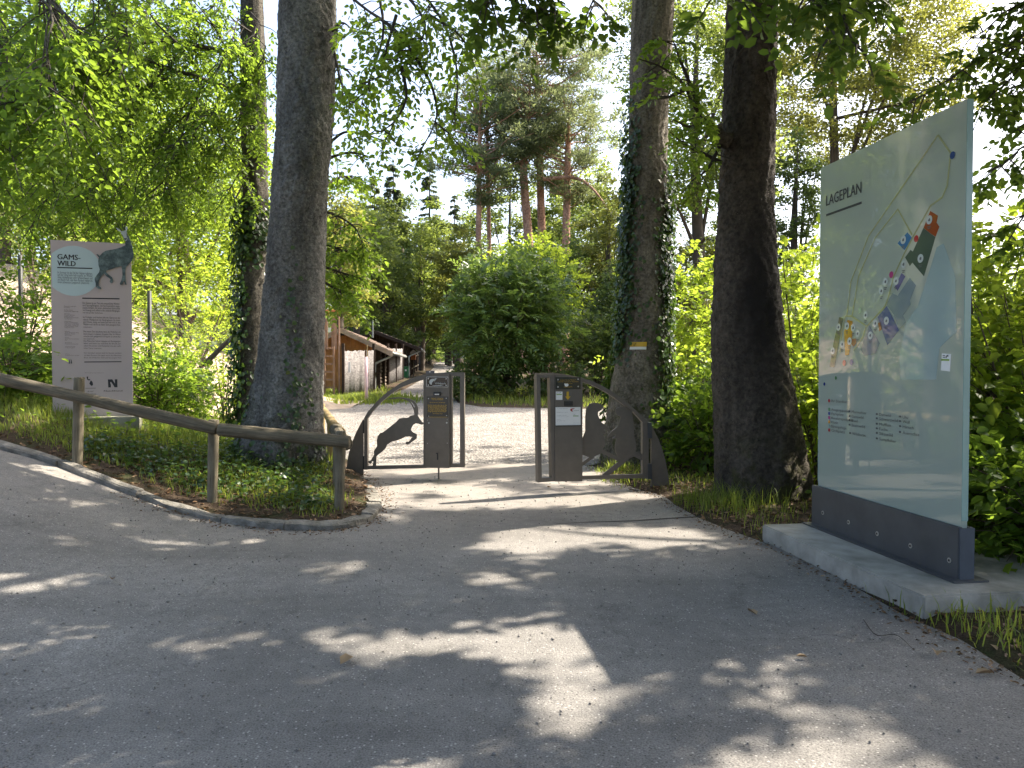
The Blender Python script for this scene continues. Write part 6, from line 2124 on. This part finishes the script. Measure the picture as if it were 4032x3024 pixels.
def spruce(label, px, d, top_py, base_w, n=28, lm='spruce'):
    b = at_px(px, d)
    tp = P(px, top_py, d)
    h = tp[2] - b[2]
    C, D_, limbs = [], [], []
    P0, Dv, Ln = [], [], []
    for i in range(n * 9):
        t = 1 - rng.random() ** 0.75
        z = b[2] + h * (0.12 + 0.88 * t)
        r_ = base_w / F * d / 2 * (1 - t) * rng.uniform(.7, 1.1) + 0.15
        a = rng.uniform(0, 6.28)
        P0.append((b[0], b[1], z))
        Dv.append((math.cos(a), math.sin(a), -0.22))
        Ln.append(r_)
    P0, Dv, Ln = A(P0), norm(A(Dv)), A(Ln)
    k = 34
    t = rng.random((len(P0), k)) ** 0.7
    pos = P0[:, None] + Dv[:, None] * (Ln[:, None] * t)[..., None]
    pos[..., 2] += 0.25 * (t ** 2) * Ln[:, None] * .3
    side = np.cross(Dv, UP)[:, None] * np.where(rng.random((len(P0), k, 1)) < .5, 1, -1)
    ax = Dv[:, None] * .5 + side * .6 - UP * .5 + rng.normal(0, .2, (len(P0), k, 3))
    lv = leaf_arrays(pos.reshape(-1, 3), ax.reshape(-1, 3), rand_dir(len(P0) * k), 0.55 * rng.uniform(.6, 1.1, len(P0) * k), 0.16, False, 0)
    return parts_tree('spruce_tree', label, b, [b, b + UP * h * .5, tp], [0.25, .15, .02], lv, L_[lm], M['far_trunk'], (), 'spruces behind the huts')


spruce('dark spruce nearest the big trunk above the huts', 1550, 72, 640, 330, 30)
spruce('slender pale spruce top left of the pines', 1692, 85, 575, 230, 26)
spruce('short dark spruce left of the other spruces', 1475, 74, 690, 280, 26)
spruce('spruce behind the brownish tree', 1790, 90, 760, 260, 22)

# far-off wood that closes the view
nF = 950
fx = rng.uniform(-130, 130, nF)
fy = rng.uniform(95, 150, nF)
fz_ = 1 + rng.random(nF) ** 0.8 * (10 + 5 * vnoise(fx, fy, .06, 2)) * np.where(fx > 35, 0.6, 1)
lv = cluster_leaves(np.stack([fx, fy, fz_], -1), rng.uniform(1.8, 3.2, nF), 70, 0.9, flat=0.7)
o = mk('distant_forest', lv[0], lv[1], L_['dark'], rnd=lv[2], kind='stuff')
tag(o, 'dark woodland closing the view far behind the path', 'forest')


# ------------------------------------------------------------------ ground plants
def blades(x, y, h, w=0.012, lean=0.5, z=None):
    n = len(x)
    z = soil(x, y) if z is None else z
    p = np.stack([x, y, z - 0.01], -1)
    a = rng.uniform(0, 6.28, n)
    d = np.stack([np.cos(a), np.sin(a), np.zeros(n)], -1)
    s_ = np.stack([-np.sin(a), np.cos(a), np.zeros(n)], -1) * (w * rng.uniform(.6, 1.3, n) / 2)[:, None]
    ln = (lean * rng.uniform(.2, 1.3, n) * h)[:, None]
    hh = h[:, None]
    m_ = p + UP * hh * 0.55 + d * ln * 0.3
    t = p + UP * hh * 0.92 + d * ln
    V = np.stack([p - s_, p + s_, m_ - s_ * .8, m_ + s_ * .8, t], 1).reshape(-1, 3)
    i = np.arange(n)[:, None] * 5
    return V, [i + A([[0, 1, 3, 2]]), i + A([[2, 3, 4]])], np.repeat(rng.random(n), 5)


def scatter(n, x0, x1, y0, y1, dens=None):
    x, y = rng.uniform(x0, x1, n), rng.uniform(y0, y1, n)
    d = np.minimum(inside_dist(path_poly, x, y), inside_dist(yard_poly, x, y))
    k = d > 0.02
    if dens is not None:
        k &= rng.random(n) < dens(x, y, d)
    return x[k], y[k], d[k]


# verge behind the kerb: grass and ivy
x, y, d = scatter(66000, -8.5, -1.2, 7.4, 14.5, lambda x, y, d: np.clip(0.75 * sstep(0.25, 0.6, d) * (0.65 + 0.9 * vnoise(x, y, 1.5, 9)) + 0.6 * sstep(9.2, 10.5, y) * (x < -3.2), 0.0, 1))
V, Fl, r = blades(x, y, rng.uniform(.06, .2, len(x)) * (0.7 + .5 * sstep(9, 11, y)), 0.010, .6)
mk('verge_grass', V, Fl, L_['grass'], rnd=r, kind='stuff')
x, y, d = scatter(42000, -5.2, -1.2, 7.6, 12.5, lambda x, y, d: np.clip(sstep(0.42, 0.8, d) * (0.45 + 1.0 * vnoise(x, y, 1.1, 1)) * sstep(-5.4, -4.2, x + (y - 8) * .4), 0, 1) * 0.6)
z = soil(x, y) + rng.random(len(x)) ** 1.3 * (0.05 + 0.13 * sstep(.3, 1.2, d))
nn = norm(UP * 1.1 + rng.normal(0, .45, (len(x), 3)))
D = rand_dir(len(x)) * A([1, 1, .25])
L = rng.uniform(.030, .068, len(x))
v = leaf_arrays(np.stack([x, y, z], -1), D, nn, L, L * .95, True, .08)
mk('ground_ivy', v[0], v[1], L_['ivy'], rnd=v[2], kind='stuff')
# broad low herbs among the ivy and under the sign
x, y, d = scatter(9000, -9, -2.2, 8.2, 14, lambda x, y, d: np.clip(.35 * sstep(.5, 1.0, d) * (.4 + vnoise(x, y, .9, 3)), 0, 1))
z = soil(x, y) + rng.uniform(.04, .22, len(x))
v = leaf_arrays(np.stack([x, y, z], -1), rand_dir(len(x)) * A([1, 1, .3]), norm(UP + rng.normal(0, .4, (len(x), 3))), rng.uniform(.05, .1, len(x)), .05, True)
mk('verge_herbs', v[0], v[1], L_['beech'], rnd=v[2], kind='stuff')
# right verge
x, y, d = scatter(60000, 1.2, 7.5, 2.2, 13.0, lambda x, y, d: np.clip(.30 * (0.35 + 0.9 * vnoise(x, y, 1.7, 4)) + .75 * np.exp(-(((x - 2.3) / .45) ** 2 + ((y - 8.7) / .5) ** 2)) + .55 * (y < 5.4) * sstep(.9, .2, d), 0, 1))
slab = inside_dist(A([(pg.mat @ Vector((a, c, 0)))[:2] for a, c in ((-.1, -.52), (Wg + .3, -.52), (Wg + .3, .92), (-.1, .92))]), x, y)
k_ = slab > 0.0
x, y = x[k_], y[k_]
V, Fl, r = blades(x, y, rng.uniform(.05, .19, len(x)) * np.where(np.hypot(x - 2.3, y - 8.7) < .8, 1.7, 1), 0.009, .7)
mk('verge_grass', V, Fl, L_['grass'], rnd=r, kind='stuff')
x, y, d = scatter(16000, 3.2, 8.0, 4.0, 14, lambda x, y, d: np.clip(.4 * sstep(.9, 1.6, d) * (.5 + .8 * vnoise(x, y, 1.1, 8)), 0, 1))
slab = inside_dist(A([(pg.mat @ Vector((a, c, 0)))[:2] for a, c in ((-.1, -.52), (Wg + .3, -.52), (Wg + .3, .92), (-.1, .92))]), x, y)
x, y = x[slab > .05], y[slab > .05]
z = soil(x, y) + rng.uniform(.03, .35, len(x))
v = leaf_arrays(np.stack([x, y, z], -1), rand_dir(len(x)) * A([1, 1, .3]), norm(UP + rng.normal(0, .45, (len(x), 3))), rng.uniform(.05, .11, len(x)), .055, True)
mk('verge_herbs', v[0], v[1], L_['beech'], rnd=v[2], kind='stuff')
# yard-side grass: strip before the bush, tufts by the huts and the trunk
x, y, d = scatter(90000, -9, 9, 12.5, 34, lambda x, y, d: np.clip(.5 * sstep(0, .3, d) * sstep(6, 1.0, d) * (.6 + .6 * vnoise(x, y, .8, 2)), 0, 1))
V, Fl, r = blades(x, y, rng.uniform(.10, .36, len(x)), 0.025, .5)
mk('yard_grass', V, Fl, L_['grass'], rnd=r, kind='stuff')
x, y = rng.normal(-5.6, .9, 5000), rng.normal(28.2, .9, 5000)
V, Fl, r = blades(x, y, rng.uniform(.1, .35, len(x)), .03, .5, z=np.maximum(soil(x, y), gz(x, y)))
mk('yard_grass', V, Fl, L_['grass'], rnd=r, kind='stuff')
# lit tufts under the marmot leaf
x, y = np.concatenate([rng.normal(1.55, .16, 300), rng.normal(1.5, .3, 300)]), np.concatenate([rng.normal(11.5, .12, 300), rng.normal(10.6, .25, 300)])
k_ = inside_dist(path_poly, x, y) > -.25
V, Fl, r = blades(x[k_], y[k_], rng.uniform(.06, .2, k_.sum()), .012, .7)
mk('gate_grass', V, Fl, L_['grass'], rnd=r, kind='stuff')
# litter on the verges
for (x0, x1, y0, y1, n) in ((-6.0, -1.2, 7.2, 10.5, 2200), (1.3, 6.0, 2.0, 12.5, 9000)):
    x, y, d = scatter(n, x0, x1, y0, y1)
    v = leaf_arrays(np.stack([x, y, soil(x, y) + rng.uniform(.006, .02, len(x))], -1), rand_dir(len(x)) * A([1, 1, .15]), norm(UP + rng.normal(0, .3, (len(x), 3))), rng.uniform(.03, .075, len(x)), .035, True, .2)
    mk('leaf_litter', v[0], v[1], L_['litter'], rnd=v[2], kind='stuff')
# pebbles strewn over the paving
n = 4200
x, y = rng.uniform(-4.8, 2.8, n), rng.uniform(1.8, 11, n)
k_ = inside_dist(path_poly, x, y) < -.05
x, y = x[k_], y[k_]
r_ = .003 + .009 * rng.random(len(x)) ** 2.5
c = np.stack([x, y, gz(x, y) + .006 + r_ * .4], -1)
oc = A([[1, 0, 0], [0, 1, 0], [-1, 0, 0], [0, -1, 0], [0, 0, .7], [0, 0, -.7]])
V = (c[:, None] + oc[None] * (r_[:, None, None] * rng.uniform(.6, 1.3, (len(x), 6, 1)))).reshape(-1, 3)
tf = A([[0, 1, 4], [1, 2, 4], [2, 3, 4], [3, 0, 4], [1, 0, 5], [2, 1, 5], [3, 2, 5], [0, 3, 5]])
mk('grit', V, (np.arange(len(x))[:, None, None] * 6 + tf[None]).reshape(-1, 3), simple('grit_stone', (.34, .32, .29), (.05, .045, .04), 300, .9), kind='stuff')
n = 2600
tt = rng.random(n)
ed = np.vstack([right, kerb[:16]])
ei = np.where(rng.random(n) < .6, rng.integers(0, len(right) - 1, n), len(right) + rng.integers(0, 14, n))
q = ed[ei] * (1 - tt)[:, None] + ed[ei + 1] * tt[:, None] + rng.normal(0, .10, (n, 2))
k_ = inside_dist(path_poly, q[:, 0], q[:, 1]) < -.01
q = q[k_]
v = leaf_arrays(np.column_stack([q, gz(q[:, 0], q[:, 1]) + rng.uniform(.008, .016, len(q))]), rand_dir(len(q)) * A([1, 1, .2]), norm(UP + rng.normal(0, .35, (len(q), 3))), rng.uniform(.010, .045, len(q)), .016, True, .25)
mk('edge_litter', v[0], v[1], L_['litter'], rnd=v[2], kind='stuff')
# single fallen leaves and bits on the path
for px, py, L, lab in ((1340, 2625, .11, 'curled yellow-green leaf lying on the path at left of centre'), (2980, 2428, .09, 'pale yellow leaf lying flat on the path before the concrete slab'), (440, 2288, .07, 'brown leaf on the left of the path'),
                       (3685, 2570, .10, 'dark crumpled leaf near the right verge'), (3180, 2596, .06, 'small tan leaf on the path in front of the slab'), (2155, 1921, .07, 'orange leaf lying under the marmot gate leaf'), (3840, 2660, .09, 'pale leaf on the verge edge bottom right')):
    c = hit(px, py, .006)
    lf = leaf_arrays(A([[0, 0, .012]]), A([[rng.uniform(-1, 1), rng.uniform(-1, 1), .1]]), A([[.25, .1, 1.]]), L, L * .6, True, .3, r=A([.985]))
    o = mk('fallen_leaf', lf[0], lf[1], L_['litter'], rnd=lf[2])
    o.location = c
    tag(o, lab, 'leaf', 'single leaves on the path')
tw = smooth_line([hit(3400, 2440, .01), hit(3450, 2500, .012), hit(3530, 2500, .02), hit(3600, 2560, .01)], 12)
V, Fc = tube_arrays(tw, np.linspace(.003, .0012, 12), 5)
tag(mk('fallen_twig', V, Fc, M['limb'], smooth=True), 'thin bent twig on the path edge below the concrete slab', 'twig')
